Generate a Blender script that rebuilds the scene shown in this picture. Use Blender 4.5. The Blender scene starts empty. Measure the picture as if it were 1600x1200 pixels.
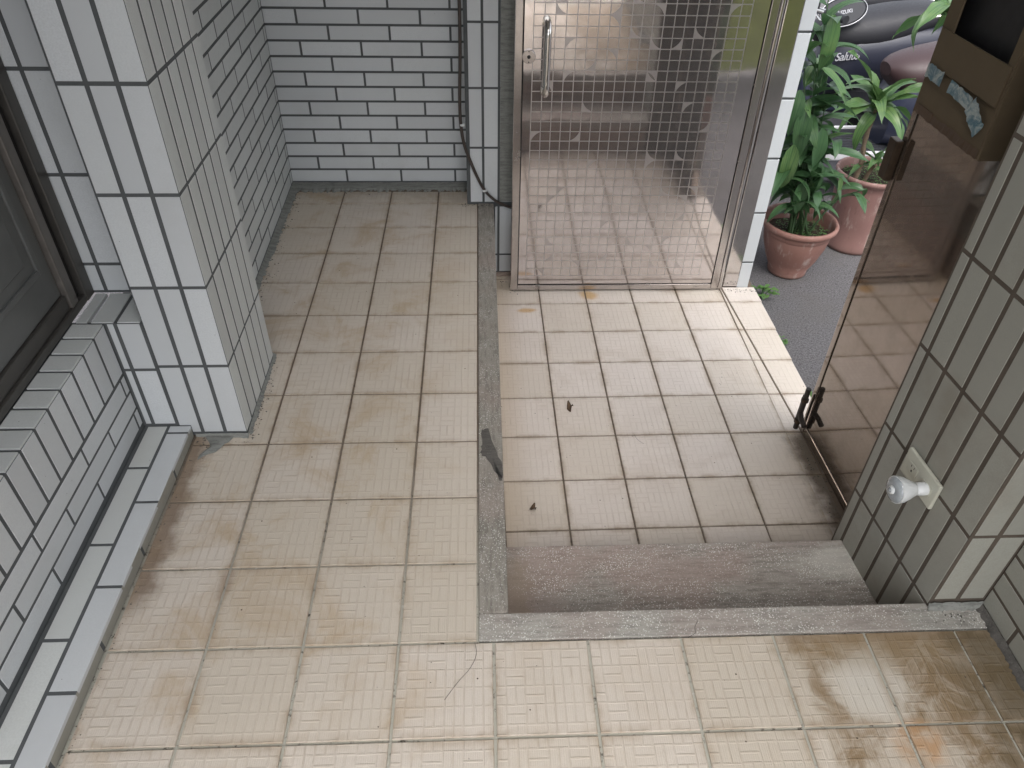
import bpy, bmesh, math, random
from mathutils import Vector, Matrix
random.seed(7)
R = math.radians
scene = bpy.context.scene
COL = scene.collection

# ------------------------------------------------------------------ camera
cam_d = bpy.data.cameras.new('camera')
cam = bpy.data.objects.new('camera', cam_d)
COL.objects.link(cam)
cam_d.sensor_width = 36.0
cam_d.lens = 1172.55 / 1600 * 36
cam_d.shift_x = -5.3 / 1600
cam_d.shift_y = (563.38 - 600) / 1600
cam_d.clip_start = 0.02
cam_d.clip_end = 600
cm = Matrix(((0.9991, 0.0103, -0.0423), (-0.0394, 0.6268, -0.7782), (0.0184, 0.7791, 0.6266)))
q = cm.to_quaternion().normalized()
cam.matrix_world = Matrix.Translation((0.1848, -0.8661, 1.4613)) @ q.to_matrix().to_4x4()
scene.camera = cam

# ------------------------------------------------------------------ sky, sun, exposure
world = bpy.data.worlds.new('World')
scene.world = world
world.use_nodes = True
wn = world.node_tree
wn.nodes.clear()
wo = wn.nodes.new('ShaderNodeOutputWorld')
wb = wn.nodes.new('ShaderNodeBackground')
sky = wn.nodes.new('ShaderNodeTexSky')
sky.sky_type = 'NISHITA'
sky.sun_disc = False
sky.sun_elevation = R(62)
sky.sun_rotation = R(182)
sky.air_density = 1.0
sky.dust_density = 4.0
hs = wn.nodes.new('ShaderNodeHueSaturation')
hs.inputs['Saturation'].default_value = 0.30
wb.inputs['Strength'].default_value = 0.15
wn.links.new(sky.outputs[0], hs.inputs['Color'])
wn.links.new(hs.outputs[0], wb.inputs[0])
wn.links.new(wb.outputs[0], wo.inputs[0])

sun_d = bpy.data.lights.new('sun', 'SUN')
sun_d.energy = 0.5
sun_d.angle = R(60)
sun_d.color = (1.0, 0.98, 0.955)
sun = bpy.data.objects.new('sun', sun_d)
COL.objects.link(sun)
el, az = R(62), R(182)                       # compass direction of the sun, measured from +Y towards +X
sv = Vector((math.sin(az) * math.cos(el), math.cos(az) * math.cos(el), math.sin(el)))
sun.rotation_euler = (-sv).to_track_quat('-Z', 'Y').to_euler()

vs = scene.view_settings
vs.view_transform = 'Standard'
vs.look = 'None'
vs.gamma = 1
vs.use_curve_mapping = False
vs.exposure = 1.6
scene.cycles.max_bounces = 12
scene.cycles.diffuse_bounces = 6
scene.cycles.glossy_bounces = 6
scene.cycles.use_denoising = True
scene.cycles.sample_clamp_indirect = 6

# ------------------------------------------------------------------ material helper
class M:
    def __init__(s, name):
        s.m = bpy.data.materials.new(name)
        s.m.use_nodes = True
        s.t = s.m.node_tree
        s.n = s.t.nodes
        s.b = s.n['Principled BSDF']
    def link(s, a, b):
        s.t.links.new(a, b)
    def put(s, sock, v):
        if v is None: return
        if isinstance(v, bpy.types.NodeSocket): s.link(v, sock)
        elif isinstance(v, (tuple, list)) and len(v) == 3 and sock.type == 'RGBA': sock.default_value = (*v, 1)
        else: sock.default_value = v
    def pos(s):
        return s.n.new('ShaderNodeNewGeometry').outputs['Position']
    def obj(s):
        return s.n.new('ShaderNodeTexCoord').outputs['Object']
    def rnd(s):
        return s.n.new('ShaderNodeObjectInfo').outputs['Random']
    def sep(s, v):
        n = s.n.new('ShaderNodeSeparateXYZ'); s.put(n.inputs[0], v); return n.outputs
    def comb(s, x=0, y=0, z=0):
        n = s.n.new('ShaderNodeCombineXYZ')
        for i, v in enumerate((x, y, z)): s.put(n.inputs[i], v)
        return n.outputs[0]
    def math(s, op, a, b=None, c=None, clamp=False):
        n = s.n.new('ShaderNodeMath'); n.operation = op; n.use_clamp = clamp
        s.put(n.inputs[0], a); s.put(n.inputs[1], b)
        if c is not None: s.put(n.inputs[2], c)
        return n.outputs[0]
    def vmath(s, op, a, b=None):
        n = s.n.new('ShaderNodeVectorMath'); n.operation = op
        s.put(n.inputs[0], a); s.put(n.inputs[1], b)
        return n.outputs[0]
    def scale(s, v, x, y, z):
        return s.vmath('MULTIPLY', v, (x, y, z))
    def noise(s, v, sc, detail=3, rough=0.55, dist=0.0):
        n = s.n.new('ShaderNodeTexNoise')
        s.put(n.inputs['Vector'], v); n.inputs['Scale'].default_value = sc
        n.inputs['Detail'].default_value = detail; n.inputs['Roughness'].default_value = rough
        n.inputs['Distortion'].default_value = dist
        return n.outputs[0]
    def vor(s, v, sc, feature='F1'):
        n = s.n.new('ShaderNodeTexVoronoi'); n.feature = feature
        s.put(n.inputs['Vector'], v); n.inputs['Scale'].default_value = sc
        return n.outputs
    def white(s, v):
        n = s.n.new('ShaderNodeTexWhiteNoise'); s.put(n.inputs['Vector'], v); return n.outputs[0]
    def ramp(s, v, lo, hi, a=0.0, b=1.0, smooth=True):
        n = s.n.new('ShaderNodeMapRange'); n.clamp = True
        if smooth: n.interpolation_type = 'SMOOTHSTEP'
        s.put(n.inputs[0], v)
        for i, x in enumerate((lo, hi, a, b)): s.put(n.inputs[1 + i], x)
        return n.outputs[0]
    def mix(s, f, a, b, mode='MIX'):
        n = s.n.new('ShaderNodeMix'); n.data_type = 'RGBA'; n.blend_type = mode
        s.put(n.inputs[0], f); s.put(n.inputs[6], a); s.put(n.inputs[7], b)
        return n.outputs[2]
    def bump(s, h, strength=0.3, dist=0.002, normal=None):
        n = s.n.new('ShaderNodeBump')
        n.inputs['Strength'].default_value = strength
        n.inputs['Distance'].default_value = dist
        s.put(n.inputs['Height'], h)
        if normal is not None: s.link(normal, n.inputs['Normal'])
        return n.outputs[0]
    def blob(s, P, cx, cy, rx, ry, soft=0.6, warp=None):
        """soft-edged patch round a place on the floor, edge broken by noise"""
        x, y, z = s.sep(P)
        dx = s.math('DIVIDE', s.math('SUBTRACT', x, cx), rx)
        dy = s.math('DIVIDE', s.math('SUBTRACT', y, cy), ry)
        d = s.math('SQRT', s.math('ADD', s.math('MULTIPLY', dx, dx), s.math('MULTIPLY', dy, dy)))
        if warp is not None:
            d = s.math('ADD', d, s.math('MULTIPLY', s.math('SUBTRACT', warp, 0.5), 1.6))
        return s.ramp(d, 1 - soft, 1 + soft, 1, 0)
    def set(s, color=None, rough=None, metal=None, normal=None, spec=None, coat=None, **k):
        s.put(s.b.inputs['Base Color'], color); s.put(s.b.inputs['Roughness'], rough)
        s.put(s.b.inputs['Metallic'], metal)
        if normal is not None: s.link(normal, s.b.inputs['Normal'])
        s.put(s.b.inputs['Specular IOR Level'], spec); s.put(s.b.inputs['Coat Weight'], coat)
        for a, v in k.items(): s.put(s.b.inputs[a.replace('_', ' ')], v)
        return s.m

def simple(name, color, rough=0.5, metal=0.0, nscale=30, namp=0.12, bump=0.15, coat=0.0, dist=0.001):
    m = M(name)
    P = m.obj()
    n = m.noise(P, nscale, 4)
    dk = tuple(c * (1 - namp * 1.6) for c in color); lt = tuple(min(1, c * (1 + namp)) for c in color)
    c = m.mix(n, dk, lt)
    r = m.ramp(n, 0.2, 0.8, max(0, rough - 0.07), min(1, rough + 0.07))
    return m.set(c, r, metal, m.bump(m.noise(P, nscale * 4, 3), bump, dist), coat=coat)

# glazed wall tile ------------------------------------------------
def wall_tile_mat(name, base, dirt, dirt_amt, warm):
    m = M(name)
    W = m.pos(); O = m.obj(); r = m.rnd()
    O2 = m.vmath('ADD', O, m.comb(m.math('MULTIPLY', r, 7.0), m.math('MULTIPLY', r, 3.0), 0))
    speck = m.noise(O2, 260, 3, 0.7)
    blot = m.noise(O2, 55, 3, 0.6)
    c = m.mix(m.ramp(speck, 0.3, 0.7), tuple(x * 0.92 for x in base), tuple(min(1, x * 1.05) for x in base))
    c = m.mix(m.ramp(r, 0, 1, 0.0, 0.5), c, warm)
    c = m.mix(m.math('MULTIPLY', m.ramp(blot, 0.45, 0.75), 0.25), c, tuple(x * 0.86 for x in base))
    big = m.noise(W, 3.1, 4, 0.65)
    x, y, z = m.sep(W)
    low = m.ramp(z, -0.3, 0.28, 0.55, 0.0)
    c = m.mix(m.ramp(m.white(m.comb(r, 2.0, 1.0)), 0, 1, 0, 1.0), c, tuple(x * 0.86 for x in base))
    dd = m.math('ADD', m.math('MULTIPLY', m.ramp(big, 0.5, 0.8), dirt_amt), m.math('MULTIPLY', low, m.math('MULTIPLY', m.noise(W, 14, 4), dirt_amt * 1.6)), clamp=True)
    c = m.mix(dd, c, dirt)
    pin = m.vor(W, 42)[0]
    pm = m.math('MULTIPLY', m.ramp(pin, 0.03, 0.05, 1, 0), m.ramp(m.noise(W, 9, 2), 0.55, 0.6))
    c = m.mix(pm, c, tuple(x * 0.35 for x in dirt))
    h = m.noise(O2, 120, 4, 0.6)
    return m.set(c, m.ramp(blot, 0.2, 0.8, 0.34, 0.52), 0, m.bump(h, 0.28, 0.0009), spec=0.45)

mt_wall = wall_tile_mat('white_wall_tile', (0.60, 0.625, 0.645), (0.40, 0.40, 0.39), 0.3, (0.56, 0.585, 0.59))
mt_wall_green = wall_tile_mat('grey_green_wall_tile', (0.60, 0.62, 0.61), (0.40, 0.40, 0.36), 0.30, (0.53, 0.56, 0.545))
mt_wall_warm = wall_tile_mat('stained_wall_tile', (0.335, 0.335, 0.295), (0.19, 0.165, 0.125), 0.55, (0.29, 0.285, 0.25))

def mortar_mat(name, a, b):
    m = M(name); W = m.pos()
    c = m.mix(m.noise(W, 18, 5, 0.7), a, b)
    return m.set(c, 0.9, 0, m.bump(m.noise(W, 320, 4, 0.7), 0.6, 0.0015))
mt_mortar = mortar_mat('dark_grey_mortar', (0.055, 0.061, 0.064), (0.115, 0.122, 0.125))
mt_mortar_brown = mortar_mat('brown_stained_mortar', (0.045, 0.036, 0.027), (0.125, 0.10, 0.078))

# beige patterned floor tile -------------------------------------
def floor_tile_mat(name, lower=False):
    m = M(name); W = m.pos(); O = m.obj(); r = m.rnd()
    ox, oy, oz = m.sep(O)
    s_ = 1 / 0.0385
    u = m.math('ADD', m.math('MULTIPLY', ox, s_), 0.4); v = m.math('ADD', m.math('MULTIPLY', oy, s_), 0.4)
    fu = m.math('FRACT', u); fv = m.math('FRACT', v)
    cu = m.math('FLOOR', u); cv = m.math('FLOOR', v)
    hsh = m.white(m.comb(cu, cv, 3.0))
    par = m.math('FRACT', m.math('MULTIPLY', m.math('ADD', cu, cv), 0.5))      # 0 or .5
    ori = m.math('GREATER_THAN', m.math('ADD', m.math('MULTIPLY', par, 0.9), m.math('MULTIPLY', hsh, 0.6)), 0.42)
    def line(f, at, w):
        return m.ramp(m.math('ABSOLUTE', m.math('SUBTRACT', f, at)), w * 0.35, w, 1, 0)
    def edge(f, w):
        return m.ramp(m.math('ABSOLUTE', m.math('SUBTRACT', f, 0.5)), 0.5 - w, 0.5 - w * 0.35, 0, 1)
    ev, eu = edge(fv, 0.075), edge(fu, 0.075)
    notori = m.math('SUBTRACT', 1.0, ori)
    # vertical sticks (ori=1) or lying sticks (ori=0)
    sv_ = m.math('MULTIPLY', ori, m.math('MAXIMUM', line(fu, 0.5, 0.075), eu))
    sh_ = m.math('MULTIPLY', notori, m.math('MAXIMUM', line(fv, 0.5, 0.075), ev))
    L = m.math('MAXIMUM', m.math('MAXIMUM', sv_, sh_), m.math('MULTIPLY', m.math('MAXIMUM', eu, ev), 0.6))
    rib = m.math('SINE', m.math('MULTIPLY', ox, 6.2832 / 0.0042))
    worn = m.math('MULTIPLY', m.ramp(m.noise(W, 4.3, 3, 0.6), 0.30, 0.62, 0.25, 1.0), m.ramp(m.noise(W, 30, 3, 0.6), 0.3, 0.65, 0.35, 1.15))
    base = (0.585, 0.53, 0.465) if not lower else (0.69, 0.63, 0.575)
    c = m.mix(m.noise(W, 7, 4, 0.6), tuple(x * 0.90 for x in base), tuple(x * 1.06 for x in base))
    c = m.mix(m.ramp(r, 0, 1, 0, 1.0), c, (base[0] * 0.90, base[1] * 0.89, base[2] * 0.85))
    # grime held in the relief
    c = m.mix(m.math('MULTIPLY', m.math('MULTIPLY', L, worn), 0.36 if not lower else 0.24), c, (0.38, 0.31, 0.24))
    speckle = m.noise(W, 420, 2, 0.5)
    c = m.mix(m.ramp(speckle, 0.35, 0.65, 0.0, 0.14), c, (0.42, 0.34, 0.27))
    # worn brown drift
    wn1 = m.noise(W, 5.5, 5, 0.62, 0.6)
    wn2 = m.noise(m.vmath('ADD', W, (5.1, 2.2, 0)), 16, 5, 0.65)
    x, y, z = m.sep(W)
    if not lower:
        drift = m.math('MULTIPLY', m.ramp(wn1, 0.46, 0.72), m.ramp(x, -0.1, 0.2, 0.72, 0.15))
        c = m.mix(drift, c, (0.40, 0.30, 0.19))
        # dirt line beside the ledge, the pillar foot and the back walls
        edge1 = m.math('MULTIPLY', m.ramp(m.math('ADD', x, m.math('MULTIPLY', wn2, 0.10)), -0.535, -0.480, 1, 0),
                       m.math('MULTIPLY', m.ramp(y, 0.05, 0.16, 0, 1), m.ramp(y, 0.62, 0.66, 1, 0)))
        c = m.mix(m.math('MULTIPLY', edge1, 0.8), c, (0.17, 0.115, 0.075))
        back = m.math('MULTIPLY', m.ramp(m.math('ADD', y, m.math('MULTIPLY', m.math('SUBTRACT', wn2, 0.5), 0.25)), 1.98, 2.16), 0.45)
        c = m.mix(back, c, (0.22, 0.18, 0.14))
        streak = m.blob(W, -0.40, 0.165, 0.017, 0.05, 0.5, wn2)
        c = m.mix(m.math('MULTIPLY', streak, 0.45), c, (0.19, 0.12, 0.07))
        # brown water stains in the right-hand corner
        g = m.noise(m.vmath('ADD', W, (1.3, 0.7, 0)), 6.0, 5, 0.6, 1.2)
        reg = m.math('MULTIPLY', m.ramp(m.math('ADD', x, m.math('MULTIPLY', g, 0.42)), 1.00, 1.12), m.ramp(y, 0.02, 0.0, 0, 1))
        clean = m.math('MAXIMUM', m.blob(W, 0.965, -0.125, 0.085, 0.085, 0.30, wn2), m.blob(W, 1.00, -0.26, 0.09, 0.05, 0.3, wn2))
        reg2 = m.math('MULTIPLY', reg, m.math('SUBTRACT', 1.0, m.math('MULTIPLY', clean, 0.85)))
        mott = m.ramp(m.noise(m.vmath('ADD', W, (0.4, 7.7, 0)), 15, 6, 0.72, 0.8), 0.36, 0.60, 0.35, 1.0)
        c = m.mix(m.math('MULTIPLY', m.math('MULTIPLY', reg2, 0.92), mott), c, (0.215, 0.145, 0.075))
        joint_dirt = m.math('MULTIPLY', reg, m.ramp(m.math('ABSOLUTE', m.math('ADD', y, 0.0)), 0.0, 0.035, 0.7, 0))
        c = m.mix(joint_dirt, c, (0.15, 0.09, 0.045))
        far = m.math('MULTIPLY', m.ramp(m.math('ADD', x, m.math('MULTIPLY', wn2, 0.12)), 1.14, 1.30), m.ramp(y, 0.02, 0.0, 0, 1))
        c = m.mix(m.math('MULTIPLY', far, 0.8), c, (0.115, 0.088, 0.05))
        rim = m.math('MULTIPLY', m.blob(W, 1.0, -0.035, 0.16, 0.05, 0.5, wn2), 0.6)
        c = m.mix(rim, c, (0.27, 0.20, 0.12))
        rust = m.math('MULTIPLY', m.blob(W, 1.015, -0.235, 0.05, 0.045, 0.35, wn2), m.ramp(wn2, 0.35, 0.6, 0.35, 1))
        c = m.mix(m.math('MULTIPLY', rust, 0.75), c, (0.43, 0.235, 0.10))
        veil = m.math('MULTIPLY', m.blob(W, 0.96, -0.13, 0.07, 0.07, 0.6, wn2), 0.5)
        c = m.mix(veil, c, (0.62, 0.60, 0.55))
    else:
        drift = m.math('MULTIPLY', m.ramp(wn1, 0.5, 0.75), 0.22)
        c = m.mix(drift, c, (0.36, 0.27, 0.19))
        lft = m.math('MULTIPLY', m.ramp(x, 0.24, 0.36, 1, 0), 0.45)
        c = m.mix(lft, c, (0.47, 0.37, 0.24))
        # black grime at the foot of the small leaf, part of it painted shadow
        g1 = m.math('MULTIPLY', m.ramp(m.math('ADD', x, m.math('MULTIPLY', m.math('SUBTRACT', wn2, 0.5), 0.12)), 1.195, 1.275), m.ramp(y, 1.02, 0.94))
        c = m.mix(m.math('MULTIPLY', g1, 0.88), c, (0.075, 0.055, 0.035))
        sc_ = m.math('MULTIPLY', m.blob(W, 1.02, 1.90, 0.13, 0.045, 0.6, wn2), 0.6)
        c = m.mix(sc_, c, (0.26, 0.19, 0.14))
        ru = m.math('MAXIMUM', m.blob(W, 0.64, 1.83, 0.035, 0.03, 0.5, wn2), m.blob(W, 0.37, 1.72, 0.04, 0.015, 0.5, wn2))
        c = m.mix(m.math('MULTIPLY', ru, 0.7), c, (0.50, 0.28, 0.06))
    # browner dirt gathered towards the tile edges
    tx = m.math('ABSOLUTE', m.math('SUBTRACT', ox, 0.1)); ty = m.math('ABSOLUTE', m.math('SUBTRACT', oy, 0.1))
    te = m.math('MULTIPLY', m.ramp(m.math('MAXIMUM', tx, ty), 0.078, 0.098), m.ramp(m.noise(W, 12, 4, 0.7), 0.38, 0.66, 0.05, 0.65))
    c = m.mix(te, c, (0.33, 0.255, 0.18))
    dots = m.vor(W, 26)[0]
    dm = m.math('MULTIPLY', m.ramp(dots, 0.035, 0.06, 1, 0), m.ramp(m.noise(W, 6, 2), 0.52, 0.56))
    c = m.mix(dm, c, (0.07, 0.05, 0.035))
    h = m.math('ADD', m.math('MULTIPLY', L, 1.0), m.math('ADD', m.math('MULTIPLY', rib, 0.12), m.math('MULTIPLY', speckle, 0.35)))
    rr = m.math('ADD', m.ramp(wn1, 0.3, 0.7, *((0.36, 0.50) if lower else (0.50, 0.66))), m.math('MULTIPLY', speckle, 0.12))
    return m.set(c, rr, 0, m.bump(h, 0.55, 0.0011), spec=0.45 if lower else 0.3)
mt_floor = floor_tile_mat('beige_floor_tile')
mt_floor_low = floor_tile_mat('beige_floor_tile_outer', True)

m = M('floor_grout'); W = m.pos(); x, y, z = m.sep(W)
n1 = m.noise(W, 9, 5, 0.7); n2 = m.noise(W, 60, 4, 0.7)
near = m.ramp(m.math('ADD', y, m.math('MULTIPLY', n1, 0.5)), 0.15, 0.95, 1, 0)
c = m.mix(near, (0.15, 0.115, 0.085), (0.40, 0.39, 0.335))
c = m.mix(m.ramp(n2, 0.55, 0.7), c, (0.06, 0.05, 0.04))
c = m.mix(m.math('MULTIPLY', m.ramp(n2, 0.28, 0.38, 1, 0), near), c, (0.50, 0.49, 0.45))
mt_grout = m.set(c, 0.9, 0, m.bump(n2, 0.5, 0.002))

def terrazzo(name, a, b, chip, red=0.0, chips=0.5, along=(0.16, 1, 1), tread=False):
    m = M(name); W = m.pos()
    n1 = m.noise(W, 6, 5, 0.65); n2 = m.noise(m.scale(W, *along), 90, 5, 0.75)
    c = m.mix(n1, a, b)
    c = m.mix(m.math('MULTIPLY', m.ramp(n2, 0.42, 0.66), 0.75), c, tuple(x * 0.62 for x in a))
    if red:
        c = m.mix(m.math('MULTIPLY', m.ramp(m.noise(m.vmath('ADD', W, (3, 1, 0)), 4.2, 4), 0.45, 0.65), red), c, (0.33, 0.235, 0.205))
    v = m.vor(W, 270)
    sel = m.ramp(m.white(m.vmath('FLOOR', m.scale(W, 300, 300, 300))), 0.0, 1.0, 0, 1)
    big = m.ramp(m.noise(m.scale(W, 0.5, 1, 1), 13, 5, 0.7), 0.34, 0.62, 0.15, 1.0)
    cm_ = m.math('MULTIPLY', m.math('MULTIPLY', m.ramp(v[0], 0.22, 0.5, 1, 0), m.ramp(m.white(v[2]), 0.45, 0.75)), m.math('MULTIPLY', big, chips))
    c = m.mix(cm_, c, chip)
    v2 = m.vor(m.vmath('ADD', W, (9, 9, 9)), 160)
    c = m.mix(m.math('MULTIPLY', m.ramp(v2[0], 0.1, 0.2, 1, 0), 0.45), c, tuple(x * 0.4 for x in a))
    if tread:
        wq = m.noise(W, 22, 5, 0.7)
        c = m.mix(m.math('MULTIPLY', m.blob(W, 0.245, 0.2, 0.05, 0.16, 0.4, wq), 0.7), c, (0.30, 0.235, 0.18))
        c = m.mix(m.math('MULTIPLY', m.math('MULTIPLY', m.blob(W, 0.29, 0.137, 0.016, 0.028, 0.35, wq), m.ramp(m.noise(W, 150, 3), 0.4, 0.6, 0.3, 1)), 0.8), c, (0.66, 0.66, 0.60))
        c = m.mix(m.math('MULTIPLY', m.blob(W, 1.12, 0.30, 0.10, 0.05, 0.5, wq), 0.5), c, (0.62, 0.61, 0.55))
        c = m.mix(m.math('MULTIPLY', m.blob(W, 1.07, 0.10, 0.02, 0.02, 0.5, wq), 0.7), c, (0.17, 0.10, 0.05))
    h = m.math('ADD', m.noise(W, 240, 4, 0.7), m.math('MULTIPLY', m.ramp(v[0], 0.1, 0.4, 1, 0), 0.5))
    return m.set(c, 0.72, 0, m.bump(h, 0.55, 0.0015))
mt_terr = terrazzo('worn_terrazzo', (0.29, 0.275, 0.245), (0.40, 0.385, 0.35), (0.76, 0.76, 0.72), 0.25, 0.95)
mt_terr_long = terrazzo('worn_terrazzo_strip', (0.22, 0.20, 0.17), (0.31, 0.29, 0.255), (0.70, 0.70, 0.66), 0.25, 0.75, (1, 0.16, 1))
mt_terr_tread = terrazzo('tread_terrazzo', (0.27, 0.24, 0.21), (0.41, 0.375, 0.34), (0.78, 0.77, 0.73), 0.45, 0.95, (0.16, 1, 1), True)
mt_riser = terrazzo('riser_terrazzo', (0.26, 0.20, 0.165), (0.42, 0.345, 0.295), (0.45, 0.40, 0.35), 0.6, 0.3)
mt_cement = terrazzo('grey_cement', (0.17, 0.175, 0.16), (0.28, 0.285, 0.265), (0.34, 0.34, 0.31), 0.0, 0.25)
mt_patch = terrazzo('dark_cement', (0.075, 0.07, 0.062), (0.12, 0.11, 0.10), (0.26, 0.25, 0.23), 0.0, 0.2)

m = M('asphalt'); W = m.pos()
c = m.mix(m.ramp(m.noise(W, 150, 4, 0.85), 0.3, 0.7), (0.030, 0.029, 0.031), (0.19, 0.182, 0.188))
c = m.mix(m.math('MULTIPLY', m.ramp(m.noise(W, 4, 4), 0.45, 0.7), 0.5), c, (0.10, 0.092, 0.085))
c = m.mix(m.math('MULTIPLY', m.ramp(m.vor(W, 190)[0], 0.12, 0.25, 1, 0), 0.4), c, (0.22, 0.21, 0.21))
mt_asphalt = m.set(c, 0.85, 0, m.bump(m.noise(W, 330, 3, 0.8), 0.9, 0.004))

# stainless steel --------------------------------------------------
def steel(name, col, rough, wave=0.25, etched=False, smudge=0.12):
    m = M(name); O = m.obj(); W = m.pos()
    n1 = m.noise(m.scale(O, 1.6, 1, 1.6), 3.2, 3, 0.5)
    brushed = m.noise(m.scale(O, 900, 900, 14), 1.0, 2)
    n3 = m.noise(O, 14, 5, 0.7)
    c = m.mix(m.ramp(n3, 0.35, 0.75), col, tuple(x * 0.86 for x in col))
    rr = m.math('ADD', m.math('MULTIPLY', m.ramp(n3, 0.4, 0.8), smudge), rough)
    h = m.math('ADD', m.math('MULTIPLY', n1, 1.0), m.math('MULTIPLY', brushed, 0.006))
    if etched:
        x, y, z = m.sep(O)
        s_ = 1 / 0.0375
        u = m.math('MULTIPLY', m.math('SUBTRACT', x, 0.0655), s_); v = m.math('MULTIPLY', m.math('SUBTRACT', z, 0.07), s_)
        inside = m.math('MULTIPLY', m.math('MULTIPLY', m.math('GREATER_THAN', u, -0.05), m.math('LESS_THAN', u, 20.05)),
                        m.math('GREATER_THAN', v, -0.05))
        def ln(w):
            f = m.math('ABSOLUTE', m.math('SUBTRACT', m.math('FRACT', m.math('ADD', w, 0.5)), 0.5))
            return m.ramp(f, 0.035, 0.065, 1, 0)
        L = m.math('MAXIMUM', ln(u), ln(v))
        # corner pieces left outside a disc three squares wide, in scattered squares
        def discs(ou, ov, seed, keep):
            uu = m.math('ADD', u, ou); vv = m.math('ADD', v, ov)
            cu = m.math('FLOOR', m.math('DIVIDE', uu, 3.0)); cv = m.math('FLOOR', m.math('DIVIDE', vv, 3.0))
            lu = m.math('SUBTRACT', m.math('MULTIPLY', m.math('FRACT', m.math('DIVIDE', uu, 3.0)), 3.0), 1.5)
            lv = m.math('SUBTRACT', m.math('MULTIPLY', m.math('FRACT', m.math('DIVIDE', vv, 3.0)), 3.0), 1.5)
            d = m.math('SQRT', m.math('ADD', m.math('MULTIPLY', lu, lu), m.math('MULTIPLY', lv, lv)))
            quad = m.math('ADD', m.math('MULTIPLY', m.math('GREATER_THAN', lu, 0.0), 2.0), m.math('GREATER_THAN', lv, 0.0))
            on = m.math('LESS_THAN', m.white(m.comb(m.math('ADD', cu, quad), m.math('ADD', cv, m.math('MULTIPLY', quad, 7.3)), seed)), keep)
            return m.math('MULTIPLY', m.math('MULTIPLY', m.math('GREATER_THAN', d, 1.52), on), 1.0)
        D = m.math("MAXIMUM", discs(0, 1, 1.0, 0.09), discs(1, 2, 5.0, 0.06))
        E = m.math('MULTIPLY', m.math('MAXIMUM', L, D), inside)
        c = m.mix(E, c, (0.52, 0.48, 0.47))
        rr = m.math('ADD', m.math('MULTIPLY', rr, m.math('SUBTRACT', 1.0, E)), m.math('MULTIPLY', E, 0.36))
        dul = m.ramp(z, 0.50, 0.12, 0.0, 0.03)
        rr = m.math('ADD', rr, dul)
    sc_ = m.vor(m.scale(O, 6, 6, 2.2), 9, 'DISTANCE_TO_EDGE')[0]
    scr = m.math('MULTIPLY', m.ramp(sc_, 0.0, 0.012, 1, 0), m.ramp(n3, 0.6, 0.7))
    rr = m.math('ADD', rr, m.math('MULTIPLY', scr, 0.15), clamp=True)
    return m.set(c, rr, 0.90 if etched else 0.94, m.bump(h, wave, 0.004))
mt_gate = steel('etched_stainless_steel', (0.62, 0.575, 0.56), 0.045, 0.10, True, 0.05)
mt_steel = steel('polished_steel_post', (0.54, 0.51, 0.49), 0.09, 0.10, False, 0.06)
mt_steel_trim = steel('brushed_steel_trim', (0.50, 0.465, 0.445), 0.20, 0.10)
mt_leaf_steel = steel('dull_brown_steel', (0.42, 0.37, 0.33), 0.04, 0.03, False, 0.07)
mt_chrome = steel('bright_steel', (0.66, 0.64, 0.61), 0.10, 0.05)
mt_black_iron = simple('grimy_black_iron', (0.045, 0.038, 0.033), 0.55, 0.4, 60, 0.3, 0.5)
mt_rust_iron = simple('rusty_dark_brass', (0.085, 0.06, 0.04), 0.5, 0.6, 50, 0.45, 0.5)
mt_dark_gap = simple('gap_shade_hair_black', (0.02, 0.018, 0.017), 0.7)  # black that paints the shade in narrow gaps, also used for hairs

mt_bronze = simple('dark_bronze_aluminium', (0.085, 0.080, 0.073), 0.38, 0.3, 40, 0.2, 0.1)
mt_bronze_lit = simple('lit_bronze_aluminium', (0.19, 0.175, 0.16), 0.35, 0.5, 40, 0.2, 0.1)  # lighter copy of the bronze, painting the highlight on the inner stile
mt_door_panel = simple('grey_embossed_panel', (0.125, 0.13, 0.127), 0.42, 0.0, 25, 0.15, 0.15)

# cardboard, tape ---------------------------------------------------
m = M('cardboard'); O = m.obj()
n1 = m.noise(O, 12, 4, 0.6); fl = m.noise(m.scale(O, 1, 1, 60), 9, 2)
c = m.mix(n1, (0.085, 0.062, 0.035), (0.125, 0.094, 0.056))
c = m.mix(m.math('MULTIPLY', m.ramp(m.noise(O, 5, 3), 0.5, 0.75), 0.5), c, (0.075, 0.055, 0.03))
mt_card = m.set(c, 0.85, 0, m.bump(fl, 0.25, 0.002))
mt_card_brown = simple('brown_parcel_tape', (0.085, 0.052, 0.03), 0.45, 0, 40, 0.25, 0.2)
mt_box_dark = simple('box_interior_shade', (0.012, 0.012, 0.013), 0.5)  # black for a sheet standing in for the dark inside of the box
m = M('printed_tape'); O = m.obj()
n1 = m.noise(O, 34, 5, 0.75, 0.8)
c = m.mix(m.ramp(n1, 0.38, 0.62), (0.36, 0.41, 0.40), (0.07, 0.15, 0.19))
mt_tape = m.set(c, 0.3, 0, m.bump(m.noise(O, 90, 3), 0.5, 0.002))

mt_ivory = simple('ivory_plastic', (0.50, 0.50, 0.42), 0.4, 0, 20, 0.06, 0.05)
mt_white_plastic = simple('white_plastic', (0.66, 0.68, 0.68), 0.35, 0, 20, 0.05, 0.05)
mt_lens = simple('grey_clear_plastic', (0.36, 0.39, 0.41), 0.12, 0, 60, 0.3, 0.3, coat=0.6)
mt_slot = simple('dark_slot', (0.02, 0.02, 0.02), 0.7)
mt_cable = simple('dark_brown_cable', (0.055, 0.042, 0.036), 0.5, 0, 40, 0.2, 0.2)

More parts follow.
